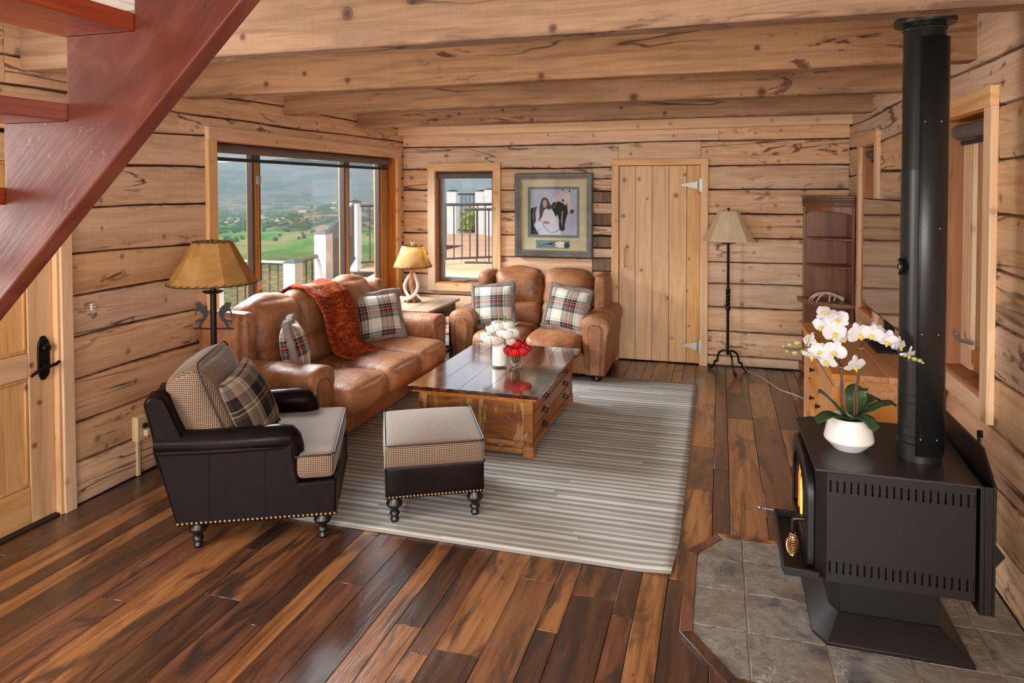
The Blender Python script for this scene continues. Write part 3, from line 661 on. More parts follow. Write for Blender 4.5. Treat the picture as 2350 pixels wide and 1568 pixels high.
w2 = window(2, 'small square-edged window with a grey frame between corner and picture', ((0, YB, 0), (0,0,0)), -3.02, -2.345, .72, 1.955, .085, .085, (mTrim, mTrimX), [(-3.005, -2.36, .035)], mAlu, .17)
b = M(); b.tube([(-2.995, .05, 1.905), (-2.36, .05, 1.905)], .034, 12); b.build('roller_shade', mShade, w2); 
b = M().box(-2.86, -2.7, .03, .09, .735, .75); b.box(-2.79, -2.66, .02, .04, .745, .757); b.build('crank_handle', mAlu, w2, bev=.002)
w3 = window(3, 'tall narrow window with pine casing beside the stovepipe', ((XR, 0, 0), (0,0,-Q)), -4.25, -3.60, .80, 2.11, .09, .09, (mTrim, mTrimX), [(-4.24, -3.61, .11)], mSash, .18)
b = M(); b.tube([(-4.22, .055, 2.045), (-3.63, .055, 2.045)], .04, 14); b.build('roller_shade', mShade, w3); M().box(-4.19, -3.63, .05, .065, 1.975, 2.0).build('shade_hem', mScreenF, w3, bev=.003)
b = M(); b.tube([(-4.0, .07, .97), (-4.02, .05, .972), (-4.1, .035, .965), (-4.14, .03, .985)], .009, 8); b.ball((-4.14, .03, .99), .013); b.build('latch_handle', mAlu, w3)
for du in (-4.225, -4.185, -4.145, -4.10): M().box(du-.014, du+.014, .078, .10, .815, 2.095).build('sash_bead', mTrim, w3, bev=.004)
w4 = window(4, 'narrow window partly hidden by the television', ((XR, 0, 0), (0,0,-Q)), -6.52, -5.93, .74, 2.10, .09, .09, (mTrim, mTrimX), [(-6.51, -5.94, .1)], mSash, .18)
b = M(); b.tube([(-6.50, .055, 2.035), (-5.95, .055, 2.035)], .038, 14); b.build('roller_shade', mShade, w4); M().box(-6.46, -5.96, .05, .065, 1.965, 1.99).build('shade_hem', mScreenF, w4, bev=.003)
# back door --------------------------------------------------------------------
d2 = structE('door_2', 'pine board door with strap hinges in the back wall'); d2.location = (-.5925, YB, 0)
xs = [-.992+.797*f for f in (0, .206, .417, .626, .842, 1)]
for a, c in zip(xs, xs[1:]):
    b = M(d2).box(a+.0015, c-.0015, YB-.012, YB+.03, .012, 1.985); b.build('door_board', mDoor, d2, bev=.003, seg=2)
M(d2).box(-.99, -.195, YB+.03, YB+.05, .012, 1.985).build('door_backing', mChink, d2)
for a, c in ((-1.066, -.994), (-.193, -.115)): M(d2).box(a, c, YB-.045, YB+.02, 0, 1.99).build('door_casing', mTrim, d2, bev=.003)
M(d2).box(-1.066, -.115, YB-.05, YB+.02, 1.99, 2.052).build('door_casing', mTrimX, d2, bev=.003)
for z in (1.79, .185):
    b = M(d2); b.prism([(-.375, z-.006), (-.375, z+.01), (-.215, z+.042), (-.215, z-.042)], 'y', YB-.0125, YB-.02); b.build('hinge_strap', mGalv, d2, bev=.002)
    b = M(d2); b.tube([(-.2, YB-.03, z-.065), (-.2, YB-.03, z+.065)], .011, 8); b.box(-.198, -.17, YB-.05, YB-.044, z-.065, z+.065); b.build('hinge_pin', mGalv, d2)
b = M(d2); b.tube([(-.945, YB-.06, .955), (-.945, YB-.063, 1.05), (-.945, YB-.06, 1.15)], .017, 10)
b.tube([(-.945, YB-.06, .975), (-.945, YB-.01, .975)], .012, 8); b.tube([(-.945, YB-.06, 1.13), (-.945, YB-.01, 1.13)], .012, 8); b.build('door_handle', mTrim, d2)
# left door ----------------------------------------------------------------------
d1 = structE('door_1', 'knotty pine panel door with dark iron lever set at the left edge'); d1.location = (XL, 2.4, 0)
X0, X1 = XL-.055, XL-.015
for a, c, n in ((2.725, 2.865, 'stile'), (1.945, 2.085, 'stile')): M(d1).box(X0, X1, a, c, .015, 2.04).build(n, mDoor, d1, bev=.004)
for p, q in ((.015, .21), (.78, .907), (1.9, 2.04)): M(d1).box(X0, X1, 2.086, 2.724, p, q).build('rail', mDoorX, d1, bev=.004)
for p, q in ((.211, .779), (.908, 1.899)):
    for k in range(4):
        a = 2.087+.159*k; M(d1).box(X0+.012, X1-.014, a+.001, a+.158, p, q).build('door_panel', mDoor, d1, bev=.004)
    b = M(d1); 
    for (e0, e1, f0, f1) in ((2.086, 2.724, p, p+.018), (2.086, 2.724, q-.018, q), (2.086, 2.104, p+.018, q-.018), (2.706, 2.724, p+.018, q-.018)): b.box(X1-.016, X1-.004, e0, e1, f0, f1)
    b.build('panel_moulding', mDoor, d1, bev=.005)
def oval(cy, cz, w_, h_, n=20): return [(cy+w_*math.copysign(abs(math.cos(t))**.6, math.cos(t)), cz+h_*math.copysign(abs(math.sin(t))**.45, math.sin(t))) for t in [2*PI*k/n for k in range(n)]]
b = M(d1); b.prism(oval(2.805, .866, .034, .105), 'x', X1, X1+.012); b.prism(oval(2.805, .866, .026, .118), 'x', X1, X1+.006); b.build('lock_plate', mIron, d1, bev=.003)
b = M(d1).at(Matrix.Translation((X1+.02, 2.81, .92)) @ Matrix.Rotation(Q, 4, 'Y')); b.lathe([(0,-.012),(.018,-.012),(.022,0),(.018,.012),(0,.014)], seg=14); b.build('thumb_turn', mIron, d1)
b = M(d1); b.tube([(X1+.005, 2.805, .826), (X1+.05, 2.805, .826), (X1+.055, 2.785, .829), (X1+.055, 2.745, .82), (X1+.055, 2.71, .806), (X1+.055, 2.695, .797)], [.012,.011,.01,.009,.008,.007], 10, sm=5); b.tube([(X1+.05, 2.80, .826), (X1+.055, 2.835, .83), (X1+.055, 2.855, .84)], .009, 8); b.build('lever', mIron, d1)
M(d1).box(XL-.03, XL+.03, 2.885, 2.955, 0, 2.15).build('door_casing', mTrim, d1, bev=.004); M(d1).box(XL-.07, XL+.018, 2.866, 2.886, 0, 2.06).build('door_stop', mTrim, d1, bev=.004)
M(d1).box(XL-.03, XL+.035, 1.83, 1.925, 0, 2.15).build('door_casing', mTrim, d1, bev=.004); M(d1).box(XL-.03, XL+.036, 1.925, 2.895, 2.06, 2.15).build('door_casing', mTrimY, d1, bev=.004)
M(d1).box(XL-.1, XL+.01, 1.93, 2.9, 0, .013).build('threshold', mChink, d1, bev=.004)
M(d1).box(XL-.17, XL-.06, 1.93, 2.88, 0, 2.06).build('door_backing', mChink, d1)
# stairs ------------------------------------------------------------------------
st = thing('staircase', 'red-brown stained open staircase rising across the upper left', 'staircase', (-3.3, 1.32, 0))
low = lambda x: 1.48+.945*(x+1.723)
xa = -1.723-1.48/.945+.02; xb = -.95
def stringer(y0, y1):
    P = [(xa, 0.0), (xb, low(xb))]; up_ = []
    for k in range(-9, 5):
        xk, zk = -1.495+.203*k, 1.916+.2*k
        if zk < .02: continue
        if xk-.203 > xb: break
        up_ += [(max(xk-.203, xa-.1), zk), (min(xk, xb), zk)]
    up_ = [p for p in up_]; P += list(reversed(up_)); P.append((up_[0][0], 0.0))
    b = M(st); b.prism(P, 'y', y0, y1); return b.build('stringer', mRed, st, bev=.004)
stringer(1.30, 1.352); stringer(.33, .38)
for k in range(-8, 3):
    xk, zk = -1.495+.203*k, 1.916+.2*k
    if zk < .1: continue
    M(st).box(xk-.215, xk-.002, .30, 1.345, zk, zk+.042).build('tread', mRed2, st, bev=.004)
# ------------------------------------------------------------------ furniture
rugz = .011
def arc_profile(aw, zt, z0=.06):
    rx, rz = aw/2+.008, .10; cx_, cz_ = aw/2, zt-rz
    P = [(aw*.14, z0), (aw*.10, z0+.15), (aw*.04, zt-.24)]
    P += [(cx_+rx*math.copysign(abs(math.cos(a))**.75, math.cos(a)), cz_+rz*math.copysign(abs(math.sin(a))**.8, math.sin(a))) for a in [PI+.5-(PI+1.1)*k/15 for k in range(16)]]
    return P+[(aw*.95, zt-.25), (aw*.88, z0+.15), (aw*.84, z0)]
def panel_profile(aw, zt, z0=.06, k=1.0):
    w0, w1 = .17*aw*k, .235*aw*k; cx_ = aw*.5; zz = zt-.075+.012*(k-1)*3
    P = [(cx_-w0, z0+.01), (cx_-w0*1.05, z0+.12), (cx_-w1*.92, zz-.17), (cx_-w1, zz-.06)]
    P += [(cx_-w1*math.cos(a), zz-.06+.06*math.sin(a)) for a in (.5, 1.0)]
    return P+[(2*cx_-p[0], p[1]) for p in reversed(P)]
def loft(b, prof, xs, sx, y_list):
    cx_ = sum(p[0] for p in prof)/len(prof); cz_ = sum(p[1] for p in prof)/len(prof); n = len(prof); vs = []; fs = []
    for y, k in y_list: vs += [(xs+sx*(cx_+(p[0]-cx_)*k), y, max(cz_+(p[1]-cz_)*k, prof[0][1])) for p in prof]
    for i in range(len(y_list)-1):
        for j in range(n): fs.append((i*n+j, i*n+(j+1) % n, (i+1)*n+(j+1) % n, (i+1)*n+j))
    fs += [tuple(range(n)), tuple(range((len(y_list)-1)*n, len(y_list)*n))]
    b.add(vs, fs)
def sofa(t, n, w, aw, zt, zb, yf, yb, dz, cf):
    Wd = n*w/2
    b = M(); b.rbox((0, (yf+.04+yb)/2, .15), (2*Wd+aw*1.4, yb-yf-.04, .18), .02, 6); b.build('base', mTan, t)
    b = M(); b.rbox((0, yf+.05, .245), (2*Wd+.02, .05, .035), .016, 4); b.build('front_welt', mTan, t)
    for s in (-1, 1):
        for q in (-.12,): b = M(); P_ = arc_profile(aw, zt); b.tube([(s*n*w/2+s*(p[0]*1.004), q, p[1]+.001) for p in P_], .003, 5); b.build('seam', mTan, t)
    b = M(); b.rbox((0, yb-.1, zb/2), (2*Wd+aw*1.1, .2, zb-.14), .05, 5); b.build('back_frame', mTan, t)
    for i in range(n):
        x = -Wd+w*(i+.5); y0 = cf; y1 = .16
        M().rbox((x, (y0+y1)/2, .34+dz), (w-.004, y1-y0, .20), .07, 7, (0, .03, .035), .018, i+n).build('seat_cushion', mTan, t, subd=1)
    for i in range(n):
        x = -Wd+w*(i+.5)
        mt = Matrix.Translation((x, .15, .53+dz)) @ Matrix.Rotation(-.12, 4, 'X'); M().at(mt); b = M(); b.mt = mt
        b.rbox((0,0,0), (w-.004, .22, .24), .07, 6, (0, .035, .02), .014, i+9); b.build('lumbar_cushion', mTan, t, subd=1)
        b = M(); b.mt = Matrix.Translation((x, .235, .755+dz*.7+(zb-.92)*.5)) @ Matrix.Rotation(-.2, 4, 'X')
        b.rbox((0,0,0), (w-.004, .27, .40+(zb-.92)), .105, 7, (0, .045, .03), .02, i+19); b.build('back_cushion', mTan, t, subd=1)
    pr = arc_profile(aw, zt)
    for s in (-1, 1):
        b = M(); loft(b, pr, s*Wd, s, [(yf, .93), (yf+.008, .97), (yf+.025, .995), (yf+.05, 1), (-.1, 1), (.12, 1), (yb-.12, .99), (yb-.05, .97)]); b.build('arm', mTan, t, angle=60)
        inn = panel_profile(aw, zt)
        b = M(); b.prism([(s*Wd+s*p[0], p[1]) for p in inn], 'y', yf-.008, yf+.01); pn = b.build('arm_panel', mTan, t, bev=.005)
        b = M(); b.nails([(s*Wd+s*p[0], yf-.004, p[1]) for p in panel_profile(aw, zt, k=1.16)], (0, -1, 0), .0072, .017); b.build('nailhead_trim', mNail, t, kind='stuff')
        b = M(); b.rbox((s*(Wd+aw*.34), .26, zt+.08), (.13, .38, .46+(zb-.92)), .055, 4, (.01, 0, 0)); b.build('wing', mTan, t, subd=1)
        b = M(); b.nails([(s*(Wd+aw*.34)+s*.045, .068, zt-.05), (s*(Wd+aw*.34)+s*.045, .07, zt+.24), (s*(Wd+aw*.34)+s*.045, .12, zt+.292+(zb-.92)*.5), (s*(Wd+aw*.34)+s*.045, .4, zt+.3+(zb-.92)*.5)], (s*.3, -1, .2), .0068, .02); b.build('nailhead_trim', mNail, t, kind='stuff')
        for y in (yf+.1, yb-.12):
            b = M(); b.lathe([(0, .0 if y < 0 else -rugz), (.04, .0 if y < 0 else -rugz), (.052, .018), (.05, .036), (.034, .062), (0, .062)], (s*(Wd+aw*.5), y, .0), 16); b.build('bun_foot', mBlackWood, t)
    b = M(); b.nails([(-Wd, yf+.039, .072), (Wd, yf+.039, .072)], (0, -1, 0), .0075, .045); b.build('nailhead_trim', mNail, t, kind='stuff')
so_ = thing('leather_sofa', 'tan leather three-seat sofa along the large window, rust throw over its back', 'sofa', (-2.88, 4.83, rugz), Q)
sofa(so_, 3, .553, .27, .62, .93, -.48, .48, 0, -.61)
lv = thing('leather_loveseat', 'tan leather two-seat loveseat under the framed picture', 'loveseat', (-1.7075, 6.63, rugz), 0)
sofa(lv, 2, .512, .25, .60, .91, -.46, .47, -.03, -.575)
# rug: gently rippled flatweave
def rugpt(u, v):
    x = -2.62+2.436*u; y = 3.176+3.236*v
    z = .006+.002*noise.noise((x*1.4, y*5, 0))*min(1, u*8, (1-u)*8)
    if u > .93 and v < .1: z += .012*((u-.93)/.07)*((.1-v)/.1); x -= .02*((u-.93)/.07)*((.1-v)/.1)
    return (x, y, z)
b = M(); b.grid(rugpt, 48, 60, None); rg = b.build('area_rug', mRug, solid=.008); rg.name = 'area_rug'
tag(rg, 'grey and cream striped flatweave rug under the coffee table', 'rug')
# coffee table --------------------------------------------------------------------
ct = thing('coffee_table', 'low worn pine chest coffee table with dark plank top and six drawer pulls', 'coffee table', (-1.55, 4.94, rugz))
tx0, tx1, ty0, ty1 = -2.0, -1.095, 4.25, 5.63
for i in range(5):
    a = tx0+(tx1-tx0)*i/5; c = tx0+(tx1-tx0)*(i+1)/5
    b = M(ct); b.box(a+.0006, c-.0006, ty0, ty1, .413, .44); b.build('top_board', mTop, ct, bev=.0015)
b = M(ct); b.frame(tx0+.02, tx1-.02, ty0+.02, ty1-.02, .05, 'z', .395, .413); b.build('top_moulding', mChest, ct, bev=.004)
bx0, bx1, by0, by1 = -1.945, -1.15, 4.31, 5.57
for px_ in (bx0, bx1-.06):
    for py_ in (by0, by1-.06): M(ct).box(px_, px_+.06, py_, py_+.06, rugz, .397).build('corner_post', mChestEnd, ct, bev=.004)
for (a, c) in ((by0+.018, by0+.03), (by1-.03, by1-.018)): M(ct).box(bx0+.06, bx1-.06, a, c, .06, .396).build('end_panel', mChestEnd, ct)
for yy in (by0+.004, by1-.016):
    M(ct).box(bx0+.06, bx1-.06, yy, yy+.014, .368, .396).build('rail', mChest, ct, bev=.003)
    M(ct).box(bx0+.06, bx1-.06, yy, yy+.014, .085, .115).build('rail', mChest, ct, bev=.004)
    M(ct).box(bx0+.06, bx1-.06, yy-.003, yy+.017, .035, .068).build('plinth_rail', mChest, ct, bev=.004)
M(ct).box(bx0+.01, bx0+.03, by0+.06, by1-.06, .05, .396).build('back_panel', mChest, ct)
M(ct).box(bx0+.03, bx1-.05, by0+.03, by1-.03, .04, .06).build('bottom_board', mChest, ct)
for px_, py_ in ((bx1-.065, by0-.006), (bx0-.006, by0-.006), (bx1-.065, by1-.062), (bx0-.006, by1-.062)): M(ct).box(px_, px_+.071, py_, py_+.068, rugz, .085).build('foot_block', mChest, ct, bev=.005)
M(ct).box(bx1-.02, bx1-.002, by0+.06, by1-.06, .06, .095).build('plinth_rail', mChest, ct, bev=.003)
for k in range(3):
    z0 = .098+.1*k
    dr = M(ct).box(bx1-.03, bx1-.004, by0+.063, by1-.063, z0+.003, z0+.095); dr = dr.build('drawer', mChest, ct, bev=.004)
    for yy in (by0+.30, by1-.30):
        b = M(ct); cz_ = z0+.05
        b.prism([(yy-.045, cz_+.0), (yy-.03, cz_+.018), (yy-.012, cz_+.012), (yy, cz_+.022), (yy+.012, cz_+.012), (yy+.03, cz_+.018), (yy+.045, cz_), (yy+.03, cz_-.016), (yy, cz_-.008), (yy-.03, cz_-.016)], 'x', bx1-.004, bx1-.001)
        b.tube([(bx1, yy-.032, cz_), (bx1+.018, yy-.03, cz_-.006), (bx1+.024, yy-.02, cz_-.018), (bx1+.024, yy+.02, cz_-.018), (bx1+.018, yy+.03, cz_-.006), (bx1, yy+.032, cz_)], .0045, 6); b.build('bail_pull', mIron, dr)
# ottoman & armchair --------------------------------------------------------------
def turned_leg(b, x, y, h, zb=0.0):
    b.lathe([(0, zb), (.02, zb), (.024, .012), (.018, .028), (.027, .038), (.027, .046), (.02, .056), (.023, .07), (.04, .082), (.045, .097), (.038, .112), (.032, h), (0, h)], (x, y, 0), 18)
ot = thing('ottoman', 'square ottoman with houndstooth cushion top and dark leather base', 'ottoman', (-1.559, 3.621, rugz), math.radians(27.4))
ow, od = .2575, .30
b = M(); b.rbox((0, 0, .212), (2*ow, 2*od, .165), .012, 5); b.build('leather_base', mDark, ot)
b = M(); b.rbox((0, 0, .352), (2*ow+.012, 2*od+.012, .125), .03, 9, (.006, .006, .03)); b.build('cushion', mCheck, ot, subd=1)
def loop(w_, d_, z, r, n=5):
    P = []
    for cx_, cy_, a0 in ((w_-r, d_-r, 0), (-w_+r, d_-r, 90), (-w_+r, -d_+r, 180), (w_-r, -d_+r, 270)):
        P += [(cx_+r*math.cos(math.radians(a0+90*k/n)), cy_+r*math.sin(math.radians(a0+90*k/n)), z) for k in range(n+1)]
    return P+[P[0]]
b = M(); b.tube(loop(ow+.002, od+.002, .409, .03), .0045, 6); b.build('piping', mPiping, ot)
b = M(); b.tube(loop(ow+.004, od+.004, .296, .02), .0045, 6); b.build('piping', mPiping, ot)
b = M()
for A, B_, nn in (((-ow,-od),(ow,-od),(0,-1,0)), ((ow,-od),(ow,od),(1,0,0)), ((-ow,od),(-ow,-od),(-1,0,0)), ((ow,od),(-ow,od),(0,1,0))):
    b.nails([(A[0]+nn[0]*0, A[1], .142), (B_[0], B_[1], .142)], nn, .0075, .0185)
b.build('nailhead_trim', mNail, ot, kind='stuff')
for sx_ in (-1, 1):
    for sy_ in (-1, 1): bb = M(); turned_leg(bb, sx_*(ow-.045), sy_*(od-.045), .132); bb.build('turned_leg', mBlackWood, ot)
ch = thing('armchair', 'dark brown leather armchair with houndstooth seat cushion and brass nailheads', 'armchair', (-2.325, 3.218, 0), math.radians(115.7))
# local: front -y; side coordinate s -> y = .372 - s ; half width .38
hw = .385
def sy(s): return .372-s
sp = [(0, .13), (.745, .13), (.75, .315), (.565, .305), (.555, .40), (.54, .50), (-.095, .50), (-.06, .36)]
for s in (-1, 1):
    b = M(); b.prism([(sy(p[0]), p[1]) for p in sp], 'x', s*(hw-.10), s*hw); b.build('side_panel', mDark, ch, bev=.012, seg=3)
    # rolled arm: round section swept from back to front with a drooping nose
    pts = [(s*(hw-.062), sy(-.10), .525), (s*(hw-.062), sy(.0), .52), (s*(hw-.062), sy(.2), .513), (s*(hw-.062), sy(.36), .515), (s*(hw-.062), sy(.46), .517), (s*(hw-.062), sy(.52), .51), (s*(hw-.062), sy(.552), .495)]
    b = M(); b.tube(pts, [.06, .062, .064, .066, .068, .066, .048], 18); b.build('arm_roll', mDark, ch, angle=60)
    b = M(); b.tube([(s*(hw-.062), sy(.512), .525), (s*(hw-.06), sy(.53), .47), (s*(hw-.056), sy(.535), .40), (s*(hw-.052), sy(.535), .31)], [.062, .06, .055, .05], 16, flat=1.0); b.build('arm_front', mDark, ch, angle=60)
    b = M(); b.tube([(s*(hw+.002), sy(q), .478+.02*abs(q-.2)) for q in (-.09, .1, .25, .4, .5)], .003, 5); b.build('seam', mDark, ch)
    for q in (.15, .41): b = M(); b.tube([(s*(hw+.0005), sy(q), .14), (s*(hw+.0005), sy(q-.0), .475)], .0022, 5); b.build('seam', mDark, ch)
    b = M(); b.nails([(s*hw, sy(.006), .143), (s*hw, sy(.74), .143)], (s, 0, 0), .0085, .0215); b.build('nailhead_trim', mNail, ch, kind='stuff')
    for yy, hh in ((sy(.08), .132), (sy(.675), .132)): bb = M(); turned_leg(bb, s*(hw-.065), yy, hh, .0095 if s > 0 and yy < 0 else 0.0); bb.build('turned_leg', mBlackWood, ch)
b = M(); b.box(-hw+.1, hw-.1, sy(.745), sy(.05), .132, .30); b.build('front_rail', mDark, ch, bev=.01)
b = M(); b.nails([(-hw, sy(.746), .143), (hw, sy(.746), .143)], (0, -1, 0), .0085, .0215); b.build('nailhead_trim', mNail, ch, kind='stuff')
# back: leaning leather slab with channelled top
def bk(p, u): return (p[0], p[1], p[2])
b = M(); b.prism([(sy(.0), .14), (sy(.12), .30), (sy(.03), .56), (sy(-.05), .745), (sy(-.075), .765), (sy(-.125), .765), (sy(-.15), .73), (sy(-.095), .50)], 'x', -hw+.01, hw-.01); b.build('back', mDark, ch, bev=.018, seg=3)
for k in range(5):
    x = -hw+.09+k*(2*hw-.18)/4; b = M(); b.tube([(x, sy(-.152), .725), (x, sy(-.128), .768), (x, sy(-.075), .768), (x, sy(-.045), .745)], .003, 5); b.build('seam', mDark, ch)
# T-shaped seat cushion
def tshape(p, u):
    x, y, z = p
    if y > -.14: x *= .80
    return (x, y, z)
b = M(); b.rbox((0, sy(.742)+.33, .385), (2*hw+.005, .66, .125), .03, 12, (.004, .006, .03), shape=tshape); b.build('seat_cushion', mCheck, ch, subd=1)
yF = sy(.742)+.002
b = M(); b.tube([(-hw, yF+.19, .437), (-hw, yF+.03, .437), (-hw+.03, yF, .437), (hw-.03, yF, .437), (hw, yF+.03, .437), (hw, yF+.19, .437)], .0045, 6); b.build('piping', mPiping, ch)
b = M(); b.mt = Matrix.Translation((0, sy(.08), .645)) @ Matrix.Rotation(-.38, 4, 'X'); b.rbox((0,0,0), (.60, .21, .44), .06, 9, (.012, .05, .03), .012, 4); b.build('back_cushion', mCheck, ch, subd=1)
b = M(); b.mt = Matrix.Translation((0, sy(.08), .645)) @ Matrix.Rotation(-.38, 4, 'X')
b.tube([(p[0], -.085, p[1]) for p in [(q[0], q[1]) for q in loop(.302, .232, 0, .06)]], .0045, 6); b.build('piping', mPiping, ch)
# pillows ---------------------------------------------------------------------------
def pillow(t, w_, h_, th, mat, fur=True, fringe=False):
    def pt(side):
        def f(u, v):
            a, c = 2*u-1, 2*v-1
            x = w_/2*a*(1-.07*(1-c*c)); z = h_/2*c*(1-.07*(1-a*a)); y = side*th/2*max(0, (1-a*a)*(1-c*c))**.42
            return (x, y+.006*noise.noise((x*7, z*7, side)), z+h_/2)
        return f
    b = M(); b.grid(pt(-1), 16, 16, (w_, h_)); b.grid(pt(1), 16, 16, (w_, h_)); b.build('cover', mat, t, angle=180)
    if fur:
        P = []
        for k in range(48):
            q = k/12; e = int(q); f = 2*(q-e)-1
            a, c = [(f, -1), (1, f), (-f, 1), (-1, -f)][e]
            P.append(Vector((w_/2*a*(1-.07*(1-c*c)), 0, h_/2*c*(1-.07*(1-a*a))+h_/2)))
        P.append(P[0]); b = M(); b.tube([p+Vector((.009*noise.noise(p*18), .010*noise.noise(p*20+Vector((3, 1, 7))), .009*noise.noise(p*17+Vector((9, 4, 2))))) for p in P], [.028+.008*noise.noise(p*30) for p in P], 8)
        rr = random.Random(3); C_ = Vector((0, 0, h_/2))
        for k in range(48):
            for q in range(20):
                p = P[k].lerp(P[k+1], rr.random()); n_ = (p-C_).normalized()*rr.uniform(.3, 1)+Vector((rr.uniform(-.6, .6), rr.uniform(-1, 1), rr.uniform(-.6, .6)))
                n_.normalize(); s_ = n_.orthogonal().normalized()*.004
                b.add([p+s_, p-s_, p+n_*rr.uniform(.032, .056)], [(0, 1, 2)])
        b.build('fur_trim', mFur, t, kind='stuff')
    if fringe:
        rr = random.Random(5); b = M()
        for k in range(60):
            x = -w_/2+w_*(k+.5)/60; b.tube([(x, 0, .012), (x+rr.uniform(-.004, .004), -.008, -.015), (x+rr.uniform(-.008, .008), -.012, -.05)], .0022, 4)
        b.build('fringe', mat, t, kind='stuff')
def place(o, loc, face, lean, roll_=0):
    f = Vector((face[0], face[1], 0)).normalized(); z = Vector((0, 0, 1)); x = z.cross(-f)*-1
    x = (-f).cross(z)*1; y = -f; m_ = Matrix((x, y, z)).transposed().to_4x4()
    o.matrix_basis = Matrix.Translation(loc) @ m_ @ Matrix.Rotation(-lean, 4, 'X') @ Matrix.Rotation(roll_, 4, 'Y')
PG = 'tartan pillows with grey fur edging'
p1 = thing('throw_pillow', 'tartan pillow standing edge-on beside the near arm of the sofa', 'pillow', group=PG); pillow(p1, .40, .40, .19, mPlaid)
p2 = copytree(p1); p2['label'] = 'tartan fur-edged pillow at the far end of the sofa beside the throw'
p3 = copytree(p1); p3['label'] = 'tartan fur-edged pillow at the left arm of the loveseat'
p4 = copytree(p1); p4['label'] = 'tartan fur-edged pillow tilted against the right arm of the loveseat'
place(p1, (-2.73, 4.13, .47), (.86, .50), .22, .05); place(p2, (-2.76, 5.37, .475), (.72, -.69), .33, -.05)
place(p3, (-2.07, 6.33, .44), (.12, -1), .30, -.08); place(p4, (-1.40, 6.33, .44), (-.15, -1), .30, .12)
p5 = thing('plaid_cushion', 'brown and cream plaid cushion with fringe on the leather armchair', 'pillow'); pillow(p5, .42, .40, .17, mPlaid2, False, True)
place(p5, (-2.27, 3.12, .465), (.95, .32), .42, -.12)
# throw ------------------------------------------------------------------------------
tp = [(-3.335, .60), (-3.33, .80), (-3.29, .945), (-3.18, 1.0), (-3.05, .985), (-2.94, .92), (-2.865, .80), (-2.83, .68), (-2.80, .585), (-2.745, .515), (-2.66, .50)]
def throwpt(u, v):
    s = u*(len(tp)-1); i = min(int(s), len(tp)-2); f = s-i
    x = tp[i][0]*(1-f)+tp[i+1][0]*f; z = tp[i][1]*(1-f)+tp[i+1][1]*f
    y = 4.93-.13*u+(v-.5)*.5
    d = .016*math.sin(v*9+u*2)+.012*noise.noise((u*5, v*6, 2))
    return (x+d, y+.01*noise.noise((u*8, v*3, 5)), z+d*.8)
b = M(); b.grid(throwpt, 60, 22, (1.3, .46)); b2 = b.build('knit', mThrow, solid=.012)
tw = thing('throw_blanket', 'rust chenille throw with fringe draped over the sofa back', 'throw', (-3.0, 4.9, .9)); 
b2.parent = tw; b2.matrix_parent_inverse = tw.matrix_basis.inverted()
b = M(tw); rr = random.Random(9)
for k in range(46):
    p = Vector(throwpt(1, (k+.5)/46)); b.tube([p, p+Vector((.025, rr.uniform(-.01, .01), -.004)), p+Vector((.06+rr.uniform(-.01, .02), rr.uniform(-.02, .02), -.008+rr.uniform(-.005, .012)))], .0035, 5)
for k in range(50):
    p = Vector(throwpt(.2+.62*k/50, 1)); b.tube([p, p+Vector((rr.uniform(0, .015), .018+rr.uniform(0, .012), -.004))], .003, 4)
b.build('fringe', mThrow, tw, kind='stuff')
# end table, antler lamp -----------------------------------------------------------------
et = thing('end_table', 'dark end table with greyed top in the corner holding the antler lamp', 'side table', (-2.93, 6.36, 0))
ex0, ex1, ey0, ey1 = -3.28, -2.585, 5.955, 6.77
for k in range(3): a = ex0+(ex1-ex0)*k/3; M(et).box(a+.001, a+(ex1-ex0)/3-.001, ey0, ey1, .595, .62).build('top_board', mEndTop, et, bev=.003)
for x in (ex0+.03, ex1-.09):
    for y in (ey0+.03, ey1-.09): M(et).box(x, x+.055, y, y+.055, 0, .595).build('leg', mEndT, et, bev=.003)
for y in (ey0+.04, ey1-.075): M(et).box(ex0+.085, ex1-.09, y, y+.02, .47, .594).build('apron', mEndT, et, bev=.003)
for x in (ex0+.04,): M(et).box(x, x+.02, ey0+.085, ey1-.09, .47, .594).build('apron', mEndT, et, bev=.003)
dr = M(et).box(ex1-.062, ex1-.04, ey0+.087, ey1-.092, .475, .59).build('drawer', mEndT, et, bev=.004)
b = M(et); b.tube([(ex1-.04, 6.32, .535), (ex1-.02, 6.33, .53), (ex1-.018, 6.37, .525), (ex1-.02, 6.41, .53), (ex1-.04, 6.42, .535)], .006, 6); b.build('bail_pull', mIron, dr)
for y in (ey0+.045, ey1-.075): M(et).box(ex0+.085, ex1-.09, y, y+.03, .10, .135).build('stretcher', mEndT, et, bev=.003)
M(et).box(ex1-.075, ex1-.045, ey0+.085, ey1-.09, .10, .135).build('stretcher', mEndT, et, bev=.003)
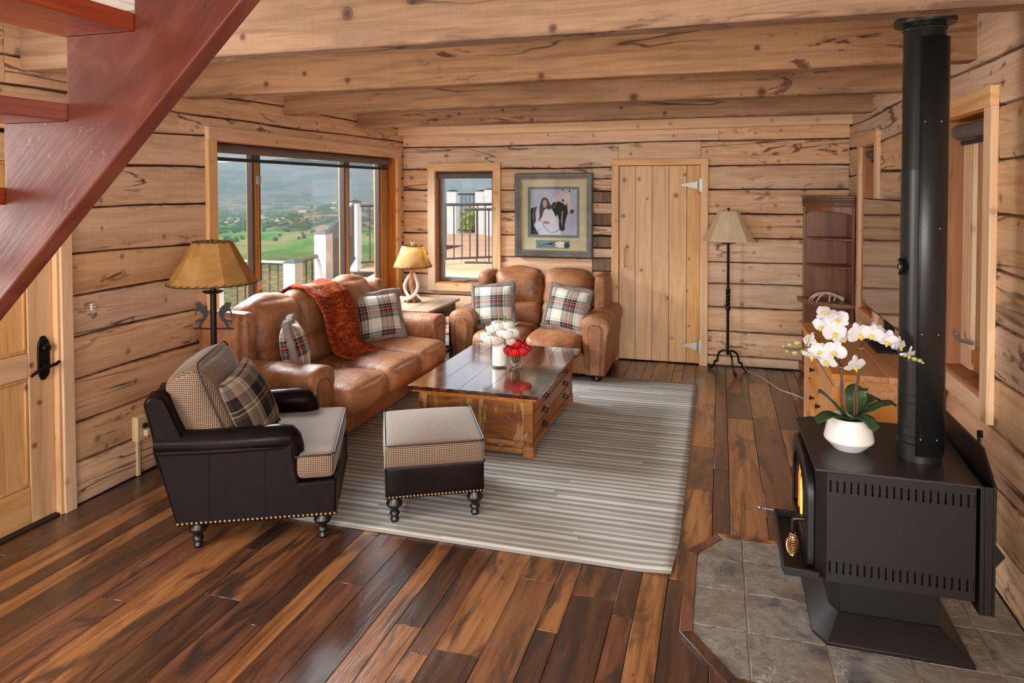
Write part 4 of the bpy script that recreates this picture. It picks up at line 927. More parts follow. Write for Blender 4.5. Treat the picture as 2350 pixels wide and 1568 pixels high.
def shade(t, c, r0, r1, z0, z1, seg, mat, lace, lm, n=None, ell=0):
    b = M(t); b.lathe([(r0, z0), (r0*.5+r1*.5-.006, (z0+z1)/2), (r1, z1)], c, seg); b.build('lamp_shade', mat, t, solid=.003, smooth=seg > 12)
    if lace:
        b = M(t)
        for r, z in ((r0, z0), (r1, z1)):
            b.tube([(c[0]+r*math.cos(2*PI*k/48), c[1]+r*math.sin(2*PI*k/48), z) for k in range(49)], .0035, 5)
            m_ = int(r/.008)
            for k in range(m_):
                a = 2*PI*k/m_; a2 = 2*PI*(k+.8)/m_; dz_ = .014 if z == z0 else -.014
                b.tube([(c[0]+(r+.002)*math.cos(a), c[1]+(r+.002)*math.sin(a), z), (c[0]+(r+.001)*math.cos(a2), c[1]+(r+.001)*math.sin(a2), z+dz_)], .002, 4)
        b.build('lacing', lm, t, kind='stuff')
    b = M(t)
    for k in range(3): a = 2*PI*k/3; b.tube([(c[0], c[1], z1-.01), (c[0]+r1*math.cos(a), c[1]+r1*math.sin(a), z1)], .002, 4)
    b.tube([(c[0], c[1], z0-.02), (c[0], c[1], z1+.015)], .004, 6); b.build('shade_spider', mIron, t)
al = thing('antler_lamp', 'antler table lamp with laced gold shade on the end table', 'lamp', (-2.966, 6.44, .62))
c = (-2.966, 6.44, 0)
b = M(al)
for k in range(7): a = 2*PI*k/7; b.tube([(c[0], c[1], .66), (c[0]+.045*math.cos(a), c[1]+.045*math.sin(a), .64), (c[0]+(.07+.015*(k % 3))*math.cos(a), c[1]+(.07+.015*(k % 3))*math.sin(a), .627)], [.028, .018, .008], 8)
b.tube([(c[0], c[1], .63), (c[0]+.008, c[1], .72), (c[0]-.006, c[1], .80), (c[0], c[1], .90), (c[0], c[1], .97)], [.04, .03, .034, .026, .015], 10, sm=5); b.build('root_base', mRootW, al)
b = M(al); b.tube([(c[0]-.165, c[1]-.03, .685), (c[0]-.10, c[1]-.05, .655), (c[0]-.02, c[1]-.06, .66), (c[0]+.05, c[1]-.05, .71), (c[0]+.07, c[1]-.03, .79), (c[0]+.04, c[1]-.02, .87), (c[0]+.01, c[1], .92)], [.007, .014, .017, .018, .017, .014, .009], 8, sm=5); b.tube([(c[0]+.05, c[1]-.05, .71), (c[0]+.09, c[1]-.06, .69), (c[0]+.12, c[1]-.07, .665)], [.011, .007, .003], 6, sm=5); b.build('antler', mBone, al)
b = M(al); b.tube([(c[0]-.02, c[1]-.03, .65), (c[0]-.07, c[1]-.03, .74), (c[0]-.075, c[1]-.02, .81), (c[0]-.04, c[1], .88), (c[0]-.01, c[1], .93)], [.012, .017, .017, .014, .008], 8, sm=5); b.tube([(c[0]-.07, c[1]-.03, .74), (c[0]-.03, c[1]-.06, .71), (c[0]+.0, c[1]-.07, .69)], [.01, .008, .004], 6, sm=5); b.build('antler', mBone, al)
shade(al, (c[0], c[1], 0), .195, .108, .975, 1.185, 24, mShadeGold, True, mIron)
b = M(al); b.tube([(c[0]-.01, c[1], 1.19), (c[0]-.02, c[1], 1.235)], [.005, .003], 5); b.tube([(c[0], c[1], 1.19), (c[0]+.012, c[1], 1.225)], [.005, .003], 5); b.build('finial', mBone, al)
# tall lamp by the board door
fl = thing('floor_lamp', 'wrought iron floor lamp with cream panel shade beside the board door', 'lamp', (.075, 6.93, 0))
c = (.075, 6.93)
b = M(fl)
b.tube([(c[0], c[1], .17), (c[0], c[1], .62)], .014, 8); b.tube([(c[0], c[1], .78), (c[0], c[1], 1.27)], .013, 8); b.build('pole', mIron, fl)
b = M(fl)
for s in range(3): b.tube([(c[0]+.013*math.cos(s*2.094+k*.55), c[1]+.013*math.sin(s*2.094+k*.55), .62+.16*k/16) for k in range(17)], .009, 6)
for z in (.61, .70, .79): b.lathe([(0, -.012), (.02, -.012), (.024, 0), (.02, .012), (0, .012)], (c[0], c[1], z), 10)
b.build('twisted_collar', mIron, fl)
b = M(fl); b.lathe([(0, 0), (.06, .0), (.07, .012), (.066, .014), (.02, .01), (0, .01)], (c[0], c[1], 1.235), 14); b.build('drip_pan', mIron, fl)
for a in (2.55, .45, -1.2):
    dx, dy = math.cos(a), math.sin(a)
    b = M(fl); b.tube([(c[0]+dx*r, c[1]+dy*r, z) for r, z in ((.0, .20), (.04, .205), (.09, .18), (.11, .13), (.115, .09), (.14, .085), (.15, .05), (.175, .018), (.20, .012), (.21, .03), (.20, .045))], [.01]*8+[.009, .007, .005], 8, sm=4); b.build('leg', mIron, fl)
shade(fl, (c[0], c[1], 0), .235, .094, 1.258, 1.54, 8, mShadeCream, False, mIron)
b = M(fl); b.ball((c[0], c[1], 1.56), .013); b.build('finial', mIron, fl)
cd_ = M(); cd_.tube([(c[0]+.12, 7.0, .07), (c[0]+.2, 6.98, .006), (.38, 6.8, .006), (.5, 6.45, .006), (.62, 6.3, .006), (.72, 6.15, .006)], .005, 6, sm=6); cordo = cd_.build('lamp_cord', mCordW); tag(cordo, 'thin pale lamp cord trailing over the floor to the pine console', 'cord')
# kokopelli style lamp behind armchair
kl = thing('rawhide_floor_lamp', 'iron floor lamp with tan rawhide shade and two flute player cutouts behind armchair', 'lamp', (-3.026, 3.625, 0))
c = (-3.026, 3.625)
b = M(kl); b.lathe([(0, 0), (.13, 0), (.135, .012), (.11, .022), (.03, .035), (0, .035)], (c[0], c[1], 0), 24); b.build('base', mIron, kl)
b = M(kl); b.tube([(c[0], c[1], .03), (c[0], c[1], 1.2)], .019, 12); b.build('pole', mIron, kl)
b = M(kl); b.lathe([(0, 0), (.05, .0), (.065, .01), (.063, .013), (.02, .012), (0, .012)], (c[0], c[1], 1.11), 18); b.build('drip_pan', mIron, kl)
shade(kl, (c[0], c[1], 0), .265, .116, 1.172, 1.43, 10, mShadeTan, True, mVine)
vx, vy = .958, .286
b = M(kl); b.tube([(c[0]-.125*vx, c[1]-.125*vy, .885), (c[0]+.125*vx, c[1]+.125*vy, .885)], .0055, 6); b.build('cross_bar', mIron, kl)
fig = [(-.016, 0), (.004, 0), (.004, .018), (.012, .033), (.03, .05), (.045, .074), (.049, .10), (.042, .124), (.026, .142), (.008, .151), (.008, .166), (.0, .155), (-.004, .172), (-.010, .156), (-.02, .171), (-.021, .153), (-.034, .163), (-.028, .146), (-.024, .136), (-.020, .124), (-.026, .118), (-.036, .084), (-.031, .082), (-.02, .108), (-.004, .106), (.014, .092), (.019, .074), (.008, .061), (-.012, .057), (-.028, .05), (-.033, .036), (-.022, .034), (-.017, .043), (-.003, .043), (-.007, .03), (-.007, .014), (-.018, .008)]
for s in (-1, 1):
    b = M(kl).at(Matrix.Translation((c[0]+s*.082*vx, c[1]+s*.082*vy, .888)) @ Matrix.Rotation(math.atan2(vy, vx), 4, 'Z'))
    b.prism([(p[0]*-s, p[1]) for p in fig], 'y', -.002, .002); b.build('cutout_figure', mIron, kl)
# picture ---------------------------------------------------------------------------------
pi_ = thing('framed_picture', 'grey framed print of a woman in white with two horses above the loveseat', 'picture', (-1.675, 7.14, 1.04))
X0p, X1p, Z0p, Z1p = -2.09, -1.258, 1.04, 1.92
b = M(pi_); b.frame(X0p, X1p, Z0p, Z1p, .062, 'y', 7.105, YB-.004); b.frame(X0p+.008, X1p-.008, Z0p+.008, Z1p-.008, .03, 'y', 7.098, 7.106); b.build('frame', simple('pewter_frame', S(84,84,80), .4, .3, .5, 90, var=.3), pi_, bev=.006)
b = M(pi_); b.frame(X0p+.06, X1p-.06, Z0p+.06, Z1p-.06, .014, 'y', 7.118, 7.135); b.build('beaded_slip', mNail, pi_, bev=.003)
b = M(pi_); ix0, ix1, iz0, iz1 = -1.952, -1.399, 1.244, 1.777
b.frame(X0p+.07, X1p-.07, Z0p+.07, Z1p-.07, .001, 'y', 7.13, 7.14)
b.ring([(X0p+.07, Z0p+.07), (X1p-.07, Z0p+.07), (X1p-.07, Z1p-.07), (X0p+.07, Z1p-.07)], [(ix0, iz0), (ix1, iz0), (ix1, iz1), (ix0, iz1)], 'y', 7.131, 7.137); b.build('mat_board', simple('cream_mat', S(204,192,160), .85), pi_)
b = M(pi_); b.frame(ix0, ix1, iz0, iz1, .026, 'y', 7.134, 7.141); b.build('inner_mat', simple('sage_mat', S(116,124,112), .8), pi_)
def flat(name, poly, col, lev, sc_=1):
    fx, fz, fs = ix0+.03, iz0+.03, (ix1-ix0-.06)
    b = M(pi_); b.prism([(fx+p[0]*fs, fz+p[1]*fs) for p in poly], 'y', 7.140-.0004*lev, 7.142); b.build(name, simple('print_'+name+str(lev), col, .7, var=.1, spec=.2), pi_)
flat('print_sky', [(-.02, -.02), (1.02, -.02), (1.02, .97), (-.02, .97)], S(176,180,204), 0)
flat('print_pale_horse', [(.45, .72), (.55, .82), (.66, .87), (.68, .95), (.71, .97), (.74, .88), (.78, .88), (.81, .96), (.84, .9), (.86, .76), (.93, .56), (.95, .5), (.92, .45), (.85, .46), (.81, .54), (.76, .66), (.7, .62), (.6, .2), (.45, .2)], S(208,192,194), 1)
flat('print_mane', [(0, .56), (.14, .6), (.1, .45), (.12, .3), (.06, .2), (.18, .0), (0, .0)], S(40,38,44), 1)
flat('print_dark_horse', [(.46, .64), (.5, .7), (.58, .69), (.62, .72), (.7, .67), (.76, .62), (.79, .68), (.8, .58), (.81, .46), (.77, .34), (.74, .2), (.75, .12), (.7, .08), (.64, .1), (.62, .18), (.62, .32), (.58, .44), (.54, .36), (.5, .48)], S(52,48,48), 2)
flat('print_blaze', [(.68, .50), (.71, .52), (.70, .42), (.69, .16), (.66, .3)], S(150,146,148), 3)
flat('print_horse_eye', [(.68, .74), (.72, .76), (.73, .70), (.70, .70)], S(50,40,40), 2)
flat('print_muzzle', [(.86, .53), (.92, .55), (.95, .5), (.92, .45), (.85, .46)], S(84,72,76), 2)
flat('print_dress', [(.1, .2), (.16, .44), (.24, .55), (.32, .58), (.42, .58), (.5, .5), (.56, .34), (.62, .16), (.66, .0), (.18, .0), (.22, .16), (.14, .1)], S(210,212,226), 3)
flat('print_hair', [(.2, .3), (.19, .48), (.21, .66), (.25, .77), (.3, .8), (.36, .78), (.4, .7), (.43, .58), (.5, .5), (.55, .42), (.53, .55), (.45, .64), (.42, .52), (.34, .56), (.28, .5), (.26, .4), (.22, .34)], S(46,28,28), 4)
flat('print_face', [(.26, .68), (.29, .74), (.33, .74), (.36, .69), (.35, .61), (.32, .57), (.28, .59)], S(196,140,128), 5)
flat('print_hand', [(.27, .26), (.32, .30), (.4, .28), (.42, .24), (.34, .23), (.28, .235)], S(176,116,104), 5)
flat('print_hand_raised', [(.15, .34), (.19, .38), (.2, .3), (.17, .27)], S(186,126,116), 5)
b = M(pi_); fx, fz, fs = ix0+.03, iz0+.03, (ix1-ix0-.06)
b.tube([(fx+p*fs, 7.1375, fz+q*fs) for p, q in ((.2, .34), (.26, .27), (.3, .16), (.4, .06), (.5, .04), (.6, .1), (.64, .15))], .0022, 4); b.build('print_rein', mBlackIn, pi_)
for k, (P_, r_, m_) in enumerate([([(.24, .76), (.2, .6), (.2, .42), (.17, .28)], .006, mVine), ([(.38, .74), (.45, .6), (.52, .47)], .006, mVine), ([(.08, .58), (.04, .4), (.09, .22)], .006, mBone), ([(.0, .5), (.06, .3), (.03, .12)], .005, mVine), ([(.58, .84), (.56, .7), (.5, .55)], .007, mBone), ([(.7, .9), (.64, .78), (.62, .7)], .006, mBone), ([(.3, .5), (.29, .3), (.24, .02)], .004, mWhiteP), ([(.42, .52), (.46, .3), (.5, .02)], .004, mWhiteP), ([(.52, .7), (.49, .6), (.5, .5)], .006, mBlackIn), ([(.6, .7), (.66, .66), (.72, .66)], .005, mBlackIn), ([(.72, .56), (.73, .4), (.7, .22)], .004, mVine)]):
    b = M(pi_); b.tube([(fx+p*fs, 7.1385, fz+q*fs) for p, q in P_], [r_*.4, r_, r_*.4] if len(P_) == 3 else [r_*.4, r_, r_, r_*.3], 5, flat=.35); b.build('print_stroke', m_, pi_)
for (p, q) in ((.845, .93), (.70, .95), (.70, .735)): b = M(pi_); b.ball((fx+p*fs, 7.1383, fz+q*fs), 1, 8, 5, (.007, .0012, .014)); b.build('print_stroke', mBlackIn, pi_)
for (p, q) in ((.295, .675), (.335, .68)): b = M(pi_); b.ball((fx+p*fs, 7.1375, fz+q*fs), 1, 8, 5, (.0045, .0008, .0025)); b.build('print_stroke', mVine, pi_)
b = M(pi_); b.ball((fx+.315*fs, 7.1375, fz+.61*fs), 1, 8, 5, (.006, .0008, .0022)); b.build('print_stroke', mPetalR, pi_)
b = M(pi_); b.box(-1.865, -1.50, 7.129, 7.132, 1.13, 1.215); b.build('lower_panel', simple('teal_panel', S(110,140,140), .7), pi_)
b = M(pi_); b.tube([(-1.845, 7.128, 1.19), (-1.825, 7.128, 1.17), (-1.82, 7.128, 1.15), (-1.80, 7.128, 1.15), (-1.79, 7.128, 1.17), (-1.74, 7.128, 1.175), (-1.70, 7.128, 1.185)], [.004]*5+[.01, .024], 6, flat=.3); b.tube([(-1.72, 7.128, 1.17), (-1.67, 7.128, 1.19), (-1.655, 7.128, 1.16)], .016, 6, flat=.2); b.build('ornament_strap', mBlackIn, pi_)
b = M(pi_); b.ball((-1.60, 7.13, 1.172), 1, 16, 8, (.075, .003, .036)); b.build('ornament_shell', mBone, pi_); b = M(pi_); b.ball((-1.535, 7.129, 1.168), 1, 12, 8, (.03, .003, .03)); b.build('ornament_tip', mVine, pi_)
M(pi_).box(X0p+.058, X1p-.058, 7.115, 7.117, Z0p+.058, Z1p-.058).build('picture_glass', mPicGlass, pi_)
# ------------------------------------------------------------------ wood stove
sv = thing('wood_stove', 'black pedestal wood stove with slotted side panel and small fire on the slate hearth', 'stove', (.62, 3.1, .01))
b = M(sv); b.box(.40, .87, 2.845, 3.395, .27, .68); b.build('firebox', mStove, sv, bev=.004)
b = M(sv); b.box(.362, .40, 2.845, 2.885, .27, .69); b.box(.362, .40, 3.36, 3.395, .27, .69); b.box(.362, .40, 2.885, 3.36, .27, .31); b.box(.362, .40, 2.885, 3.36, .655, .69); b.build('front_frame', mStove, sv, bev=.003)
# slotted side panel: real slots between bars
def slotted(y0, y1, name):
    b = M(sv); x0, x1 = .388, .872; z = [.285, .318, .362, .622, .666, .694]
    b.box(x0, x1, y0, y1, z[0], z[1]); b.box(x0, x1, y0, y1, z[2], z[3]); b.box(x0, x1, y0, y1, z[4], z[5])
    n = 20; p = (x1-x0-.012)/n
    for (za, zb_) in ((z[1], z[2]), (z[3], z[4])):
        b.box(x0, x0+.008, y0, y1, za, zb_)
        for k in range(n): b.box(x0+.008+p*k+.0065, x0+.006+p*(k+1)+.002, y0, y1, za, zb_)
        b.box(x1-.006, x1, y0, y1, za, zb_)
    o = b.build(name, mStove, sv)
    b = M(sv); s_ = 1 if y0 < 3 else -1; ye = min(y0, y1) if s_ > 0 else max(y0, y1)
    b.prism([(.388, ye), (.352, ye+s_*.035), (.352, ye+s_*.038), (.388, ye+s_*.004)], 'z', .285, .694); b.build('panel_return', mStove, sv, bev=.001); return o
slotted(2.80, 2.804, 'side_panel'); slotted(3.436, 3.44, 'side_panel')
b = M(sv); b.box(.388, .872, 2.838, 2.842, .285, .69); b.build('slot_backing', mBlackIn, sv)
b = M(sv); b.prism([(.335, 3.40), (.345, 2.795), (.885, 2.79), (.925, 3.44), (.40, 3.44)], 'z', .696, .706); b.build('top_plate', mStoveTop, sv, bev=.002)
b = M(sv)
for k in range(8): b.lathe([(0, 0), (.0085, 0), (.0085, .001), (0, .001)], (.475+.028*k, 2.815, .695), 10)
b.build('vent_hole', mBlackIn, sv)
b = M(sv); b.box(.885, .90, 2.80, 3.44, .24, .70); b.prism([(2.80, .24), (2.80, .70), (2.93, .80), (3.44, .80), (3.44, .24)], 'x', .925, .935); b.box(.90, .925, 2.80, 2.81, .24, .70); b.build('rear_shield', mStove, sv, bev=.002)
b = M(sv); b.prism([(.935, .36), (.935, .50), (.985, .43)], 'y', 2.86, 3.3); b.build('air_duct', mStove, sv, bev=.002)
b = M(sv); b.tube([(.93, 2.97, .80), (.93, 2.97, .825), (.935, 2.99, .84), (.935, 2.965, .845), (.93, 2.95, .83)], .007, 6); b.build('shield_hook', mIron, sv)
# door, arched top
def arch(y0, y1, z0, z1, r, n=6):
    P = [(y0, z0), (y1, z0)]
    P += [(y1-r+r*math.cos(a), z1-r+r*math.sin(a)) for a in [PI/2*k/n for k in range(n+1)]]
    P += [(y0+r+r*math.cos(a), z1-r+r*math.sin(a)) for a in [PI/2+PI/2*k/n for k in range(n+1)]]
    return P
dr = M(sv); dr.ring(arch(2.855, 3.385, .305, .678, .13), arch(2.93, 3.31, .37, .625, .10), 'x', .322, .358); dr = dr.build('door', mStove, sv, bev=.008, seg=3)
b = M(sv); b.ring(arch(2.922, 3.318, .362, .632, .105), arch(2.935, 3.305, .375, .62, .10), 'x', .318, .324); b.build('glass_gasket', mIron, dr)
b = M(sv); b.prism(arch(2.932, 3.308, .372, .623, .10), 'x', .326, .329); b.build('door_glass', mPicGlass, dr)
b = M(sv); b.box(.385, .399, 2.89, 3.35, .315, .65); b.build('fire_brick', mBlackIn, sv)
rr = random.Random(4)
for k in range(8):
    y = 2.98+.043*k; h_ = rr.uniform(.10, .20); xf = .337+.006*(k % 2); b = M(sv); P = [(xf, y, .375), (xf+.001, y+rr.uniform(-.015, .015), .375+h_*.35), (xf, y+rr.uniform(-.02, .02), .375+h_*.7), (xf+.002, y+rr.uniform(-.025, .025), .375+h_)]
    b.tube(P, [.016, .02, .013, .001], 8, flat=.3); b.build('flame', mFlame2 if k % 3 == 1 else mFlame, sv)
for k in range(2): b = M(sv); b.tube([(.362, 2.95+.02*k, .35+.018*k), (.366, 3.29, .348+.022*k)], .014, 8); b.build('log', mBlackIn, sv)
b = M(sv); b.tube([(.322, 2.885, .47), (.285, 2.88, .47), (.278, 2.88, .463), (.277, 2.88, .41)], .008, 8); hd = b.build('handle_rod', mIron, dr)
b = M(sv); P = []; Rr = []
for k in range(150):
    t = k/149; z = .415-.09*t; r = .008+.015*math.sin(PI*min(1, max(0, (t-.05)/.95)))**.9; a = 2*PI*11*t; P.append((.277+r*math.cos(a), 2.88+r*math.sin(a), z))
b.tube(P, .0026, 5); b.build('coil_grip', mBrass, dr)
b = M(sv); b.box(.25, .365, 2.815, 3.29, .285, .291); b.prism([(.232, .300), (.25, .285), (.25, .318), (.240, .318)], 'y', 2.80, 3.30); b.prism([(.24, .318), (.24, .285), (.365, .285), (.365, .312)], 'y', 2.797, 2.815); b.prism([(.24, .318), (.24, .285), (.365, .285), (.365, .312)], 'y', 3.29, 3.305); b.build('ash_lip', mStove, sv, bev=.002)
b = M(sv); b.tube([(.36, 3.40, .26), (.19, 3.42, .262)], .004, 6); b.ball((.185, 3.42, .262), .011); b.build('damper_rod', mChrome, sv)
# pedestal: chamfered column on a flared skirt
def ringpts(x0, x1, y0, y1, c): return [(x0+c, y0), (x1, y0), (x1, y1), (x0+c, y1), (x0, y1-c*1.6), (x0, y0+c*1.6)]
def frus(b, A, za, B_, zb_):
    n = len(A); b.add([(p[0], p[1], za) for p in A]+[(p[0], p[1], zb_) for p in B_], [tuple(reversed(range(n))), tuple(range(n, 2*n))]+[(i, (i+1) % n, n+(i+1) % n, n+i) for i in range(n)])
b = M(sv); frus(b, ringpts(.425, .80, 2.935, 3.33, .03), .10, ringpts(.42, .80, 2.93, 3.33, .03), .285); b.build('pedestal', mStove, sv, bev=.002)
b = M(sv); frus(b, ringpts(.355, .895, 2.845, 3.43, .045), .024, ringpts(.425, .80, 2.935, 3.33, .03), .10); frus(b, ringpts(.355, .895, 2.845, 3.43, .045), .0105, ringpts(.355, .895, 2.845, 3.43, .045), .024); b.build('base_skirt', mStove, sv, bev=.002)
# stovepipe
pp = thing('stovepipe', 'tall black stovepipe with a thermometer rising from the stove to the beams', 'stovepipe', (.745, 3.03, .706))
c = (.745, 3.03, 0)
b = M(pp); b.lathe([(.078, .706), (.078, .77), (.072, .775), (.072, 2.52), (.068, 2.53), (.068, 2.6)], c, 32); b.build('inner_pipe', mPipe, pp)
b = M(pp)
for z in (.80, .835, .93, .96): b.tube([(c[0]+.0725*math.cos(2*PI*k/32), c[1]+.0725*math.sin(2*PI*k/32), z) for k in range(33)], .0018, 5)
b.build('pipe_bead', mPipe, pp)
b = M(pp); b.lathe([(.0735, .80), (.0735, 1.82)], c, 32); b.build('lower_sleeve', mPipe, pp)
b = M(pp)
def shieldpt(u, v):
    a = math.radians(-112+u*175); r = .084
    return (c[0]+r*math.cos(a), c[1]+r*math.sin(a), .735+1.585*v)
b.grid(shieldpt, 20, 2); b.build('heat_shield', mPipe, pp, solid=.003)
b = M(pp); 
for z in (.80, 1.2, 1.6, 2.0): 
    for a in (-100, -60): b.nail((c[0]+.085*math.cos(math.radians(a)), c[1]+.085*math.sin(math.radians(a)), z), (math.cos(math.radians(a)), math.sin(math.radians(a)), 0), .004)
b.build('screw', mChrome, pp, kind='stuff')
b = M(pp); b.lathe([(.068, 2.374), (.105, 2.375), (.109, 2.386), (.105, 2.398), (.068, 2.40)], c, 32); b.lathe([(.074, 2.352), (.078, 2.358), (.074, 2.364)], c, 32); b.build('ceiling_collar', mPipe, pp)
b = M(pp).at(Matrix.Translation((c[0]-.074, c[1]-.03, 1.45)) @ Matrix.Rotation(-Q+.0, 4, 'Y') @ Matrix.Rotation(0, 4, 'X')); b.lathe([(0, 0), (.03, 0), (.034, .006), (.03, .012), (0, .012)], seg=20); b.build('thermometer', mIron, pp)
b = M(pp).at(Matrix.Translation((c[0]-.0865, c[1]-.03, 1.45)) @ Matrix.Rotation(-Q, 4, 'Y')); b.lathe([(.012, .0), (.024, 0), (.024, .001), (.012, .001)], seg=20); b.build('dial_ring', mChrome, pp)
# orchid ------------------------------------------------------------------------------
oc = (.50, 3.05)
vs_ = thing('orchid_pot', 'white tapered ceramic pot holding the orchid on the stove top', 'pot', (oc[0], oc[1], .7065))
b = M(); b.lathe([(0, 0), (.052, 0), (.057, .004), (.091, .038), (.093, .045), (.0915, .054), (.076, .126), (.072, .13), (.067, .126), (.066, .11), (0, .108)], seg=36); b.build('vessel', mPot, vs_, angle=25)
orc = thing('orchid', 'white moth orchid with two arching flower sprays above the stove', 'plant', (oc[0], oc[1], .815))
b = M(orc); b.lathe([(0, .826), (.045, .823), (.057, .815)], (oc[0], oc[1], 0), 14); b.build('moss', mVine, orc)
def leaf(pts, wd):
    n = len(pts)-1; P = [Vector(p) for p in pts]
    def f(u, v):
        s = u*n; i = min(int(s), n-1); fr = s-i; p = P[i].lerp(P[i+1], fr); t = (P[i+1]-P[i]).normalized(); sd = t.cross(Vector((0, 0, 1)))
        if sd.length < .05: sd = Vector((1, 0, 0))
        sd.normalize(); wv = 1.45*wd*(math.sin(PI*min(1, .12+u*.88))**.6)*(1 if u < .999 else .05); q = (v-.5)*2
        return p+sd*q*wv/2+Vector((0, 0, .25*wd*abs(q)**1.5*.6))
    M_ = M(orc); M_.grid(f, 14, 6); return M_.build('leaf', mLeaf, orc, solid=.0025, angle=180)
x0, y0 = oc
leaf([(x0-.01, y0, .825), (x0-.04, y0-.01, .865), (x0-.07, y0-.015, .90), (x0-.10, y0-.02, .925), (x0-.118, y0-.02, .93)], .06)
leaf([(x0-.01, y0-.02, .825), (x0-.05, y0-.05, .85), (x0-.09, y0-.075, .852), (x0-.12, y0-.085, .835), (x0-.128, y0-.09, .82)], .055)
leaf([(x0+.02, y0-.01, .83), (x0+.07, y0-.02, .87), (x0+.11, y0-.02, .895), (x0+.15, y0-.02, .905), (x0+.165, y0-.02, .895)], .055)
leaf([(x0+.0, y0-.03, .825), (x0+.03, y0-.07, .858), (x0+.055, y0-.09, .85), (x0+.07, y0-.105, .83), (x0+.072, y0-.11, .815)], .05)
leaf([(x0+.02, y0+.03, .83), (x0+.035, y0+.06, .88), (x0+.04, y0+.08, .92), (x0+.06, y0+.10, .93), (x0+.08, y0+.11, .91)], .06)
leaf([(x0+.02, y0+.02, .83), (x0+.06, y0+.05, .88), (x0+.10, y0+.07, .90), (x0+.13, y0+.08, .885)], .05)
rr = random.Random(11)
for dx, dy, top in ((-.03, -.005, (.462, 3.0, 1.09)), (-.015, .0, (.462, 3.01, 1.02)), (.012, -.01, (.522, 3.0, 1.06)), (.025, .005, (.532, 3.01, 1.13))):
    b = M(orc); p0 = Vector((x0+dx, y0+dy, .82)); p1 = Vector(top); b.tube([p0.lerp(p1, k/8)+Vector((.003*math.sin(k*1.3), 0, 0)) for k in range(9)], .0042, 7); b.build('stem', mStem, orc)
for xx, zz in ((.466, 1.045), (.533, 1.125)): b = M(orc); b.tube([(xx+.011*math.cos(2*PI*k/12), 3.005+.009*math.sin(2*PI*k/12), zz) for k in range(13)], .0025, 5); b.build('twine', mRootW, orc)
vL = [(.466, 3.0, 1.047), (.435, 2.99, 1.085), (.405, 2.985, 1.103), (.368, 2.98, 1.12), (.324, 2.98, 1.118), (.297, 2.985, 1.107), (.259, 2.99, 1.11), (.245, 2.99, 1.116)]
vL2 = [(.462, 3.01, 1.02), (.455, 3.02, 1.12), (.445, 3.03, 1.2), (.425, 3.03, 1.25), (.40, 3.02, 1.26)]
vR = [(.532, 3.01, 1.12), (.54, 3.0, 1.145), (.57, 2.99, 1.165), (.61, 2.975, 1.155), (.645, 2.955, 1.137), (.685, 2.93, 1.108), (.722, 2.92, 1.099)]
for P, r in ((vL, .0028), (vL2, .0026), (vR, .0028)): b = M(orc); b.tube(P, [r]*(len(P)-1)+[r*.5], 6, sm=5); b.build('flower_stalk', mVine, orc)
def flower(p, face, s=1.0, spin=0):
    mt = Matrix.Translation(p) @ Vector(face).to_track_quat('Z', 'Y').to_matrix().to_4x4() @ Matrix.Rotation(spin, 4, 'Z')
    b = M(orc).at(mt)
    def petal(ang, L, Wd, cup, z0):
        def f(u, v):
            q = (v-.5)*2; r = u*L; wv = Wd/2*math.sin(PI*min(.98, .06+u*.92))**.55; x = wv*q
            z = z0+cup*(u*u)*.02-.006*q*q*u; ca, sa = math.cos(ang), math.sin(ang)
            return (x*ca-r*sa, x*sa+r*ca, z)
        b.grid(f, 8, 6)
    for a in (0, 2.2, -2.2): petal(a, .038*s, .030*s, -.4, -.002)
    for a in (1.35, -1.35): petal(a, .042*s, .050*s, .3, .002)
    o = b.build('flower', mPetalW, orc, angle=180)
    b = M(orc).at(mt); b.ball((0, -.004*s, .008), .006*s, 8, 5, (1.2, 1, 1.3)); b.ball((.006*s, -.008*s, .009), .0045*s, 6, 4); b.ball((-.006*s, -.008*s, .009), .0045*s, 6, 4); b.tube([(0, -.006*s, .008), (0, -.016*s, .016), (0, -.02*s, .012)], [.004*s, .003*s, .001], 6); b.build('flower_lip', mLip, o)
for (x, z), dy, fc, s in zip([(.406,1.257),(.442,1.238),(.391,1.205),(.431,1.187),(.455,1.163),(.432,1.118),(.405,1.077),(.34,1.157),(.349,1.092),(.378,1.114),(.505,1.063),(.517,1.186),(.562,1.19),(.618,1.168),(.584,1.205),(.651,1.158),(.683,1.125)],
        [.0,-.015,.01,-.02,-.01,-.035,-.03,-.02,-.02,-.03,-.02,-.02,-.03,-.03,-.01,-.025,-.02],
        [(-.5,-.7,.5),(.2,-.9,.5),(-.6,-.8,.1),(-.1,-1,-.1),(.4,-.9,-.1),(-.1,-1,.1),(-.5,-.8,-.3),(-.8,-.5,.2),(-.7,-.6,-.3),(-.3,-.9,.2),(.3,-.8,-.2),(-.1,-1,-.1),(.2,-1,.1),(-.1,-1,-.2),(.2,-.8,.5),(.5,-.8,-.1),(.7,-.6,-.3)],
        [1.15,1.1,1.05,1.15,1,1.1,1.05,.9,.9,.95,1.1,1.2,1.05,1.15,.95,.9,.85]):
    flower((x, 2.985+dy-(.03 if x > .64 else 0), z), (fc[0]+R.uniform(-.45, .45), fc[1]*.8, fc[2]+R.uniform(-.35, .3)), s*.95, R.uniform(-.5, .5))
for x, z, r in ((.297,1.135,.011),(.269,1.126,.008),(.259,1.098,.006),(.289,1.094,.009),(.32,1.101,.009),(.246,1.118,.005),(.718,1.107,.008),(.728,1.099,.005),(.70,1.112,.009)):
    b = M(orc); b.ball((x, 2.985 if x < .5 else 2.922, z), r, 8, 6, (1.2, 1, .95)); b.build('bud', mBud, orc)
